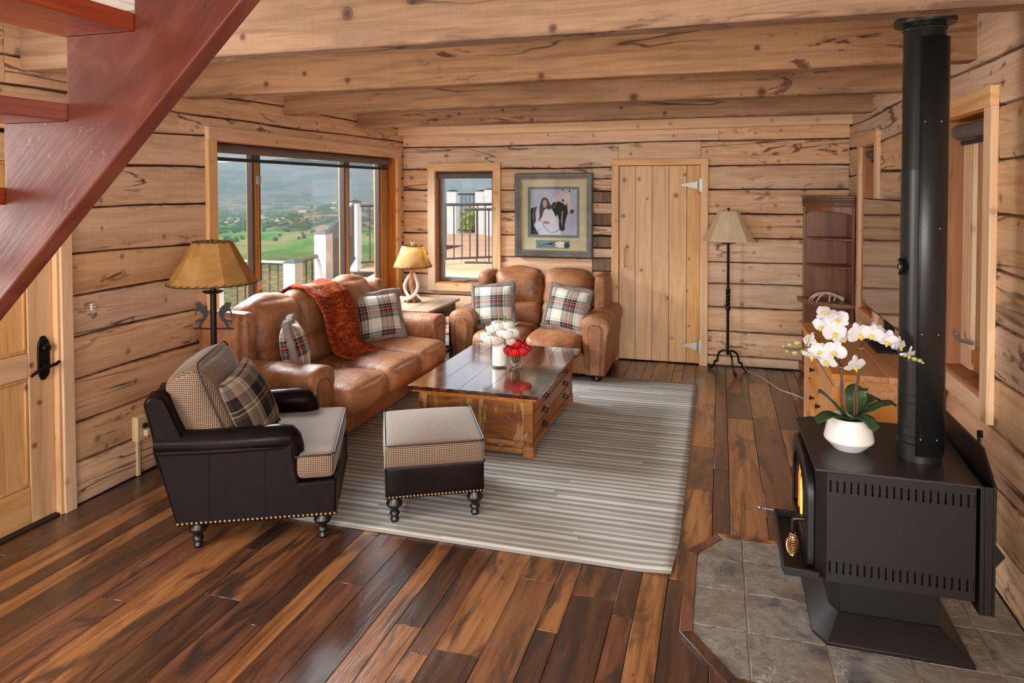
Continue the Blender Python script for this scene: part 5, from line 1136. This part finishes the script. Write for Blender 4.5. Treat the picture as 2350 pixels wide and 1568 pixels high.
# table flowers -------------------------------------------------------------------------
tz = .4515
wv = thing('flower_vase', 'tall white cylinder vase on the coffee table', 'vase', (-1.559, 4.90, tz)); b = M(); b.lathe([(0, 0), (.05, 0), (.055, .006), (.055, .165), (.052, .17), (.048, .165), (.048, .02), (0, .02)], seg=28); b.build('vessel', mVase, wv)
def rose(b, c, r, seed, tall=1.0):
    rr = random.Random(seed); c = Vector(c); sp = rr.uniform(0, 6)
    for ring_ in range(5):
        n = (3, 4, 5, 6, 6)[ring_]; rs = r*(.30+.175*ring_); top = math.radians((4, 16, 28, 42, 62)[ring_])
        for k in range(n):
            a0 = 2*PI*k/n+ring_*.7+sp; wd = 2*PI/n*1.5
            def f(u, v):
                a = a0+(v-.5)*wd; q = 1-(abs(v-.5)*2)**3.5; ph = 2.75-(2.75-top)*u*(.72+.28*q)
                k_ = rs*(1+.10*u*(v-.2)+.30*max(0, u-.78)*(ring_ > 0))
                return c+Vector((k_*math.sin(ph)*math.cos(a), k_*math.sin(ph)*math.sin(a), k_*math.cos(ph)*.92))
            b.grid(f, 6, 5)
bq = thing('white_bouquet', 'bouquet of white and blush roses in the white vase', 'flowers', (-1.559, 4.90, tz+.17))
heads = [(-.10,-.02,.02,.042,0),(-.06,-.06,-.0,.045,0),(.0,-.07,.0,.048,1),(.075,-.05,.045,.045,0),(.10,.0,.05,.05,0),(.05,.03,.09,.05,0),(-.01,.0,.085,.05,0),(-.07,.03,.06,.045,0),(-.04,.06,.09,.042,0),(.03,.08,.06,.045,0),(.09,-.02,-.01,.04,1),(-.12,.02,-.01,.035,0),(.03,-.04,.05,.04,0)]
for k, (x, y, z, r, m_) in enumerate(heads):
    b = M(); rose(b, (x, y, z+.03), r, k); o = b.build('rose', mPetalP if m_ else mPetalI, bq, angle=180)
    b = M(); b.tube([(x*.3, y*.3, -.10), (x*.5, y*.5, -.03), (x, y, z+.01)], .0025, 5); b.build('rose_stem', mLeaf, o)
for k in range(9):
    a = k*.8; b = M(); q = Vector((.11*math.cos(a), .09*math.sin(a), .02+.05*(k % 3))); 
    b.add([q, q+Vector((.02, .01, .02)), q+Vector((.045*math.cos(a), .045*math.sin(a), .03)), q+Vector((-.01, .02, .02))], [(0, 1, 2, 3)]); b.build('leaf', mLeafL, bq)
for dx in (-.01, .03): b = M(); b.tube([(dx, .02, .1), (dx+.005, .02, .18)], .003, 5); b.ball((dx+.005, .02, .185), .007); b.ball((dx-.008, .02, .165), .006); b.build('sprig', mLeafL, bq)
gv = thing('glass_cube_vase', 'small clear glass cube vase on the coffee table', 'vase', (-1.435, 4.905, tz)); b = M()
b.box(-.044, .044, -.044, .044, 0, .012); b.frame(-.044, .044, -.044, .044, .006, 'z', .012, .092); b.build('vessel', mClear, gv, bev=.002)
rb = thing('red_roses', 'red roses in the small glass cube vase', 'flowers', (-1.435, 4.905, tz+.09))
for k, (x, y, z, r) in enumerate([(-.05,-.02,.03,.042),(.0,-.05,.025,.045),(.055,-.02,.03,.042),(.03,.04,.05,.042),(-.03,.04,.05,.042),(.0,.0,.075,.045),(-.075,.02,.015,.032),(.075,.02,.04,.035)]):
    b = M(); rose(b, (x, y, z), r, k+30); o = b.build('rose', mPetalR, rb, angle=180)
    b = M(); b.tube([(x*.25, y*.25, -.07), (x*.4, y*.4, -.01), (x, y, z)], .003, 5); b.build('rose_stem', mLeaf, o)
# console, tv, corner shelf --------------------------------------------------------------
cn = thing('pine_console', 'honey pine media console with drawers along the right wall', 'cabinet', (.85, 4.87, 0))
a0, a1, c0, c1, zt = .585, 1.14, 4.105, 5.65, .745
for k in range(4): q = a0+(a1-a0)*k/4; M(cn).box(q+.0006, q+(a1-a0)/4-.0006, c0, c1, zt-.032, zt).build('top_board', mPine, cn, bev=.003)
M(cn).box(a0+.02, a1-.01, c0+.03, c1-.03, zt-.085, zt-.034).build('top_rail', mPine, cn, bev=.003)
for y in (c0+.035, c1-.075):
    for x in (a0+.025, a1-.085): M(cn).box(x, x+.06, y, y+.04, 0, zt-.085).build('corner_post', mPineZ, cn, bev=.003)
    M(cn).box(a0+.085, a1-.085, y+.012, y+.025, .08, zt-.085).build('side_panel', mPineZ, cn); M(cn).box(a0+.085, a1-.085, y+.006, y+.034, .02, .08).build('side_rail', mPine, cn, bev=.003); M(cn).box(a0+.085, a1-.085, y+.006, y+.034, zt-.15, zt-.085).build('side_rail', mPine, cn, bev=.003)
M(cn).box(a1-.03, a1-.015, c0+.07, c1-.07, .04, zt-.085).build('back_panel', mPineZ, cn)
M(cn).box(a0+.03, a1-.03, c0+.07, c1-.07, .06, .09).build('bottom_board', mPine, cn, bev=.002)
for y in (4.72, 5.12): M(cn).box(a0+.03, a1-.03, y, y+.025, .09, zt-.085).build('divider', mPineZ, cn, bev=.002)
M(cn).box(a0+.04, a1-.03, 5.145, c1-.076, .33, .352).build('shelf', mPine, cn, bev=.002)
for k in range(3):
    z0 = .10+.185*k
    o = M(cn).box(a0+.012, a0+.034, 4.75, 5.115, z0, z0+.178).build('drawer', mPine, cn, bev=.003)
    b = M(cn).at(Matrix.Translation((a0+.012, 4.93, z0+.09)) @ Matrix.Rotation(-Q, 4, 'Y')); b.lathe([(0, 0), (.008, 0), (.006, .012), (.016, .022), (.014, .028), (0, .03)], seg=12); b.build('knob', mIron, o)
o = M(cn).box(a0+.014, a0+.034, c0+.08, 4.715, .095, zt-.09).build('door', mPineZ, cn, bev=.003)
b = M(cn).at(Matrix.Translation((a0+.014, 4.66, .4)) @ Matrix.Rotation(-Q, 4, 'Y')); b.lathe([(0, 0), (.008, 0), (.006, .012), (.016, .022), (.014, .028), (0, .03)], seg=12); b.build('knob', mIron, o)
tv = thing('television', 'large black television standing on the pine console', 'television', (1.02, 4.93, .745))
b = M(tv); b.box(1.0, 1.035, 4.255, 5.605, .915, 1.68); b.build('cabinet', mBlackIn, tv, bev=.004)
b = M(tv); b.box(.9985, 1.0005, 4.262, 5.598, .925, 1.674); b.build('screen', mTV, tv)
b = M(tv); b.box(1.02, 1.05, 4.85, 5.01, .76, 1.1); b.build('stand_neck', mBlackIn, tv, bev=.004); b = M(tv); b.box(.92, 1.12, 4.7, 5.16, .746, .762); b.build('stand_foot', mBlackIn, tv, bev=.004)
cs = thing('corner_shelf', 'dark wood curved corner shelf unit beside the television', 'shelf', (1.0, 7.0, 0))
cx_, cy_ = 1.145, 7.16
def quarter(r, n=14): return [(cx_, cy_)]+[(cx_-r*math.cos(a), cy_-r*math.sin(a)) for a in [Q*k/n for k in range(n+1)]]
def qshelf(r, z0, z1, name, mat=mWalnut): b = M(cs); b.prism(quarter(r), 'z', z0, z1); return b.build(name, mat, cs, bev=.006, seg=3)
M(cs).box(cx_-.375, cx_, cy_-.015, cy_, .04, 1.60).build('back_panel', mWalnut, cs); M(cs).box(cx_-.015, cx_, cy_-.375, cy_-.016, .04, 1.60).build('back_panel', mWalnut, cs)
M(cs).box(cx_-.025, cx_-.002, cy_-.39, cy_-.365, .04, 1.60).build('face_post', mWalnut, cs, bev=.003); M(cs).box(cx_-.39, cx_-.365, cy_-.025, cy_-.002, .04, 1.60).build('face_post', mWalnut, cs, bev=.003)
qshelf(.42, .03, .10, 'base'); qshelf(.44, .688, .728, 'wide_shelf'); qshelf(.36, 1.03, 1.048, 'shelf'); qshelf(.36, 1.283, 1.301, 'shelf'); qshelf(.405, 1.585, 1.60, 'canopy')
qshelf(.395, 1.60, 1.665, 'frieze'); qshelf(.41, 1.665, 1.685, 'canopy')
b = M(cs); n = 18; vs = []; fs = []
for k in range(n+1):
    a = Q*k/n; zb_ = 1.505+.045*math.sin(PI*k/n)**.6
    for r in (.38, .365): vs += [(cx_-r*math.cos(a), cy_-r*math.sin(a), zb_), (cx_-r*math.cos(a), cy_-r*math.sin(a), 1.59)]
for k in range(n): o = 4*k; fs += [(o, o+1, o+5, o+4), (o+2, o+6, o+7, o+3), (o, o+4, o+6, o+2)]
b.add(vs, fs); b.build('arched_valance', mWalnut, cs)
b = M(cs)
for k in range(44):
    a = Q*k/43; r = .3965; p = Vector((cx_-r*math.cos(a), cy_-r*math.sin(a), 1.612)); t = Vector((-math.sin(a), math.cos(a), 0))*-.02
    b.tube([p, p+t+Vector((0, 0, .042))], .003, 4); b.tube([p+t, p+Vector((0, 0, .042))], .003, 4)
b.build('woven_band', simple('woven_leather', S(96, 70, 50), .4, spec=.6), cs, kind='stuff')
qshelf(.30, .0, .03, 'plinth')
an = thing('shed_antler', 'bleached deer antler lying on the wide corner shelf', 'antler', (.93, 6.9, .729))
b = M(an); b.tube([(1.075, 6.93, .745), (1.02, 6.91, .775), (.95, 6.88, .80), (.88, 6.86, .80), (.83, 6.85, .775), (.80, 6.85, .735)], [.02, .016, .014, .012, .009, .004], 8, sm=5)
for P in ([(.97, 6.885, .795), (.95, 6.83, .77), (.94, 6.79, .733)], [(.92, 6.865, .80), (.87, 6.80, .785), (.83, 6.77, .735)], [(.89, 6.86, .80), (.84, 6.83, .80), (.79, 6.82, .765), (.775, 6.82, .735)], [(1.02, 6.91, .775), (1.0, 6.87, .76), (.985, 6.85, .735)]): b.tube(P, [.011, .008, .003] if len(P) == 3 else [.01, .008, .006, .003], 7, sm=5)
b.build('beam', mBone, an, angle=60)
# wall fittings -------------------------------------------------------------------------
ou = thing('surface_outlet', 'cream surface outlet box with charger and conduit strip on the left wall', 'outlet', (XL, 3.41, .3))
M(ou).box(XL-.002, XL+.045, 3.36, 3.445, .225, .375).build('box', mCream, ou, bev=.004); M(ou).box(XL+.046, XL+.075, 3.40, 3.47, .25, .29).build('charger', mCream, ou, bev=.006); M(ou).box(XL-.002, XL+.016, 3.385, 3.41, .004, .224).build('conduit', mCream, ou, bev=.003)
b = M(ou); b.box(XL+.045, XL+.06, 3.395, 3.42, .30, .33); b.build('plug', mBlack, ou, bev=.003)
pc = M(); pc.tube([(XL+.06, 3.41, .315), (XL+.075, 3.43, .30), (XL+.07, 3.455, .2), (XL+.06, 3.47, .12), (XL+.09, 3.47, .03), (XL+.15, 3.44, .008), (XL+.24, 3.45, .008), (XL+.3, 3.48, .02), (XL+.26, 3.5, .012), (XL+.24, 3.47, .012), (XL+.3, 3.6, .008)], .005, 6); tag(pc.build('power_cord', mBlack), 'black cord hanging from the cream outlet behind the armchair', 'cord')
sw = thing('wall_switch', 'tiny white wall switch on the left log wall', 'switch', (XL, 3.10, 1.09)); M(sw).box(XL-.004, XL+.012, 3.085, 3.112, 1.07, 1.11).build('plate', mWhiteP, sw, bev=.003); b = M(sw); b.box(XL+.0115, XL+.014, 3.094, 3.103, 1.078, 1.084); b.box(XL+.0115, XL+.014, 3.094, 3.103, 1.096, 1.102); b.build('button', mBlackIn, sw)
bh = thing('baseboard_heater', 'white baseboard heater under the small window by the end table', 'heater', (-2.95, 7.13, 0))
M(bh).box(-3.38, -2.5, 7.10, 7.165, .03, .20).build('cover', mWhiteP, bh, bev=.006); M(bh).box(-3.38, -2.5, 7.09, 7.10, .04, .10).build('damper_flap', mWhiteP, bh, bev=.003); M(bh).box(-3.38, -2.5, 7.085, 7.101, .175, .21).build('top_lip', mWhiteP, bh, bev=.003)
# ------------------------------------------------------------------ outdoors
def post(x, y, z0, z1, label, s=.075):
    t = thing('deck_post', label, 'post', (x, y, z0), group=None)
    M(t).box(x-s, x+s, y-s, y+s, z0, z1-.05).build('shaft', mPost, t, bev=.004)
    b = M(t); b.add([(x-s-.012, y-s-.012, z1-.05), (x+s+.012, y-s-.012, z1-.05), (x+s+.012, y+s+.012, z1-.05), (x-s-.012, y+s+.012, z1-.05), (x, y, z1)], [(3, 2, 1, 0), (0, 1, 4), (1, 2, 4), (2, 3, 4), (3, 0, 4)]); b.build('cap', mCap, t); return t
def railing(p, q, zt0, zt1, hh, label, step=.12, name='deck_railing', group=None):
    p, q = Vector(p), Vector(q); L = (q-p).length; a = math.atan2(q.y-p.y, q.x-p.x)
    t = thing(name, label, 'railing', (p.x, p.y, zt0-hh), group=group)
    def P(u, z): return (p.x+(q.x-p.x)*u, p.y+(q.y-p.y)*u, z+(zt1-zt0)*u)
    b = M(t); b.tube([P(0, zt0), P(1, zt0)], .024, 4); b.build('top_rail', mRail, t)
    b = M(t); b.tube([P(0, zt0-hh+.08), P(1, zt0-hh+.08)], .018, 4); b.build('bottom_rail', mRail, t)
    n = max(2, round(L/step))
    for k in range(1, n): b = M(t); b.tube([P(k/n, zt0-hh+.08), P(k/n, zt0)], .011, 4); b.build('baluster', mRail, t)
    return t
mDeck = wood('deck_board', [S(160,112,78), S(188,140,104), S(204,160,124)], 'X', .7, 0, .3, S(150,130,110), 0, .15, .15)
mConc = simple('patio_concrete', S(150,142,130), .9, 0, .1, 60)
pat = struct('lower_patio', 'low patio outside the large window', M().box(-6.6, -3.6, 2.0, 8.0, -.2, -.02), mConc)
dk = struct('upper_deck', 'raised sunny board deck behind the house', M().box(-7.4, 2.5, 15, 19.2, .3, .46).box(-5.5, 2.5, 9.75, 15, .3, .46).box(-4.5, 2.5, 7.6, 9.75, .3, .46), mChink)
for k in range(77): y = 7.62+.15*k; M().box(-4.5 if y < 9.75 else (-5.5 if y < 15 else -7.4), 2.5, y, y+.143, .461, .49).build('deck_board', mDeck, dk)
post(-4.53, 6.70, -.02, 1.0, 'short white post below the middle pane of the large window'); post(-4.36, 7.05, -.02, 1.30, 'white post at the stair foot left of the right mullion')
post(-5.55, 9.9, .46, 1.60, 'tall white post seen through the right pane of the large window'); post(-5.5, 6.60, -.02, .82, 'low white post behind the tan floor lamp shade'); post(-5.75, 6.45, -.02, .82, 'lowest white post at the left edge of the lamp shade')
RG = None
railing((-5.42, 6.76), (-4.60, 6.68), .93, .94, .9, 'bronze railing low under the middle pane of the large window'); railing((-4.48, 6.76), (-4.40, 6.99), .95, 1.0, .9, 'short bronze railing between the two white stair posts', .07)
railing((-4.42, 7.13), (-5.5, 9.8), 1.22, 1.55, .95, 'sloping bronze stair railing behind the right mullion', .13)
railing((-5.46, 9.92), (-3.6, 11.4), 1.5, 1.5, .98, 'bronze railing in the right pane of the large window', .14)
railing((-4.0, 10.7), (-1.6, 11.0), 1.43, 1.43, .95, 'black near railing in the small back window', .2)
post(-7.3, 18.6, .46, 1.75, 'far white post at the left of the small back window', .14); post(-6.42, 18.6, .46, 1.75, 'far white post in the middle of the small back window', .16); post(-6.0, 18.4, .46, 1.8, 'far white post at the right of the small back window', .22)
railing((-7.15, 18.6), (-6.55, 18.6), 1.62, 1.62, 1.1, 'far railing across the back of the sunny deck', .12)
# stair side wall
sww = M(); sww.prism([(7.1, -.05), (9.6, -.05), (9.6, .62), (7.1, .32)], 'x', -4.75, -4.62); tag(sww.build('stair_side_wall', mWhiteP, bev=.01), 'white sloping stair side wall outside the right pane', 'wall')
# shrub behind far railing
mShrub = simple('yellow_green_leaves', S(150,156,60), .7, var=.4)
def shrub(c, r, n, label, mat, name='shrub'):
    t = thing(name, label, 'shrub', c); rr = random.Random(int(c[0]*10)); b = M()
    for k in range(n):
        d = Vector((rr.gauss(0, 1), rr.gauss(0, 1), rr.gauss(0, 1))).normalized()*rr.uniform(.4, 1); p = Vector((d.x*r[0], d.y*r[1], r[2]+d.z*r[2])); s_ = Vector((rr.uniform(-1, 1), rr.uniform(-1, 1), rr.uniform(-1, 1)))*.07; u_ = Vector((rr.uniform(-1, 1), rr.uniform(-1, 1), rr.uniform(-1, 1)))*.07
        b.add([p, p+s_, p+s_+u_, p+u_], [(0, 1, 2, 3)])
    b.build('foliage', mat, t, kind='stuff', smooth=False)
    b = M(); b.tube([(0, 0, 0), (0, 0, r[2])], .04, 6); b.build('trunk', mStem, t); return t
shrub((-7.0, 19.7, .0), (.7, .4, .66), 900, 'yellow green shrub behind the far deck railing', mShrub)
# valley terrain
def hgt(x, y):
    r = math.hypot(x, y); th = math.degrees(math.atan2(-x, y))
    z = -1.2-.16*max(0, r-8)
    z = max(z, -58+1.5*noise.noise((x*.004, y*.004, 2)))
    z += (2.0*noise.noise((x*.03, y*.03, 1))+.6*noise.noise((x*.15, y*.15, 4)))*min(1, max(0, (r-14)/60))
    z += 34*math.exp(-((th-31)/3.6)**2)*math.exp(-((r-1250)/260)**2)*(1+.35*noise.noise((x*.012, y*.012, 9)))
    z += 58*math.exp(-((th-13)/8)**2)*math.exp(-((r-900)/350)**2)
    m_ = max(0, (r-2300)/1500); m_ = min(1, m_)
    z += (m_**1.1)*(215+60*noise.noise((x*.0007, y*.0007, 3))-105*min(1, max(0, (27-th)/7)))+m_*36*noise.noise((x*.003, y*.003, 6))+m_*14*noise.noise((x*.01, y*.01, 7))
    return z
def terr():
    rs = [8*1.035**k for k in range(190)]; b = M(); ths = [math.radians(-5+a*.8) for a in range(101)]
    rs = [r for r in rs if r < 5600]
    b.grid(lambda u, v: (lambda r, t: (-r*math.sin(t), r*math.cos(t), hgt(-r*math.sin(t), r*math.cos(t))))(rs[min(len(rs)-1, round(u*(len(rs)-1)))], ths[round(v*100)]), len(rs)-1, 100)
    return b
def terr_mat():
    a = Mat('valley_ground'); P = a.n('TexCoord').outputs['Object']; s = a.n('SeparateXYZ'); a.l(P, s.inputs[0])
    ln = a.n('VectorMath', operation='LENGTH'); a.l(P, ln.inputs[0]); r = ln.outputs['Value']
    big = a.noise(a.sc(P, (.0035, .0035, .02)), 1, 5, .5); med = a.noise(a.sc(P, (.02, .02, .05)), 1, 5); sm = a.noise(a.sc(P, (.25, .25, .25)), 1, 5); fine = a.noise(a.sc(P, (2.2, 2.2, 2.2)), 1, 4)
    brush = a.mix(a.ramp(fine, [(.42, 0.0), (.55, 1.0)]), S(128,124,86), S(78,92,48)); brush = a.mix(a.ramp(sm, [(.45, 0.0), (.6, 1.0)]), brush, S(150,140,104))
    field = a.ramp(big, [(.36, S(72,120,52)), (.47, S(96,140,70)), (.52, S(160,150,104)), (.56, S(104,142,74)), (.66, S(74,112,56))], 'LINEAR')
    scrub = a.mix(a.ramp(med, [(.40, 0.0), (.56, 1.0)]), S(176,148,116), S(62,80,50)); scrub = a.mix(a.ramp(sm, [(.46, 0.0), (.6, .7)]), scrub, S(52,70,44))
    mtn = a.mix(a.ramp(a.noise(a.sc(P, (.004, .004, .01)), 1, 7, .6), [(.42, 0.0), (.58, 1.0)]), S(52,66,50), S(96,96,78)); mtn = a.mix(a.ramp(med, [(.48, 0.0), (.62, .8)]), mtn, S(46,60,46))
    c = a.mix(a.ramp(a.math('MULTIPLY', r, 1/720), [(.75, 0.0), (1.0, 1.0)]), brush, field)
    zf = a.math('ADD', s.outputs[2], a.math('MULTIPLY', a.math('SUBTRACT', med, .5), 10))
    hill = a.math('MULTIPLY', a.ramp(a.math('MULTIPLY_ADD', zf, 1/60, 1.0), [(.1, 0.0), (.17, 1.0)]), a.math('GREATER_THAN', r, 520)); c = a.mix(hill, c, scrub)
    c = a.mix(a.ramp(a.math('MULTIPLY', r, 1/4000), [(.4, 0.0), (.52, 1.0)]), c, scrub) ; c = a.mix(a.ramp(a.math('MULTIPLY', r, 1/4000), [(.56, 0.0), (.66, 1.0)]), c, mtn)
    return a.set(c, 1.0, 0, 0.0)
ter = terr().build('valley', terr_mat()); ter['kind'] = 'structure'; ter['label'] = 'green valley floor, scrub hill and mountains seen through the windows'
mTree = simple('valley_tree', S(58,84,44), .9, var=.35); rr = random.Random(21); b = M()
for k in range(3200):
    th = math.radians(rr.uniform(8, 50)); r = rr.choice([rr.uniform(820, 2100), rr.uniform(1000, 2000), rr.uniform(1100, 2000)]); x, y = -r*math.sin(th), r*math.cos(th); z = hgt(x, y)
    if z > -40 and rr.random() < .7: continue
    s_ = rr.uniform(1.2, 3.4); b.ball((x, y, z+s_*.7), s_, 6, 4, (1.1, 1.1, rr.uniform(.7, 1.2)))
b.build('valley_trees', mTree); o = bpy.data.objects['valley_trees']; tag(o, 'cottonwood trees scattered over the valley floor', 'trees', kind='stuff')
b = M()
for k in range(60):
    th = math.radians(rr.uniform(26, 46)); r = rr.uniform(1150, 1700); x, y = -r*math.sin(th), r*math.cos(th); z = hgt(x, y); s_ = rr.uniform(2, 5); b.box(x-s_, x+s_, y-3, y+3, z, z+3)
o = b.build('town_buildings', simple('town_walls', S(190,180,168), .9)); tag(o, 'tiny pale town buildings far across the valley', 'buildings', kind='stuff')
# aerial haze between valley and mountains
def haze():
    m_ = bpy.data.materials.new('valley_haze'); m_.use_nodes = True; t = m_.node_tree; t.nodes.clear(); o = t.nodes.new('ShaderNodeOutputMaterial'); v = t.nodes.new('ShaderNodeVolumeScatter')
    v.inputs['Color'].default_value = (.66, .82, 1, 1); v.inputs['Density'].default_value = HAZE; v.inputs['Anisotropy'].default_value = .0; t.links.new(v.outputs[0], o.inputs['Volume']); return m_
HAZE = .00024
b = M(); P = [(-r*math.sin(math.radians(a)), r*math.cos(math.radians(a))) for r, rng in ((500, range(-4, 75, 6)), (5500, range(74, -5, -6))) for a in rng]
b.prism(P, 'z', -120, 420); hz = b.build('haze', haze(), smooth=False); tag(hz, 'blue aerial haze hanging over the valley before the mountains', 'haze', kind='stuff')
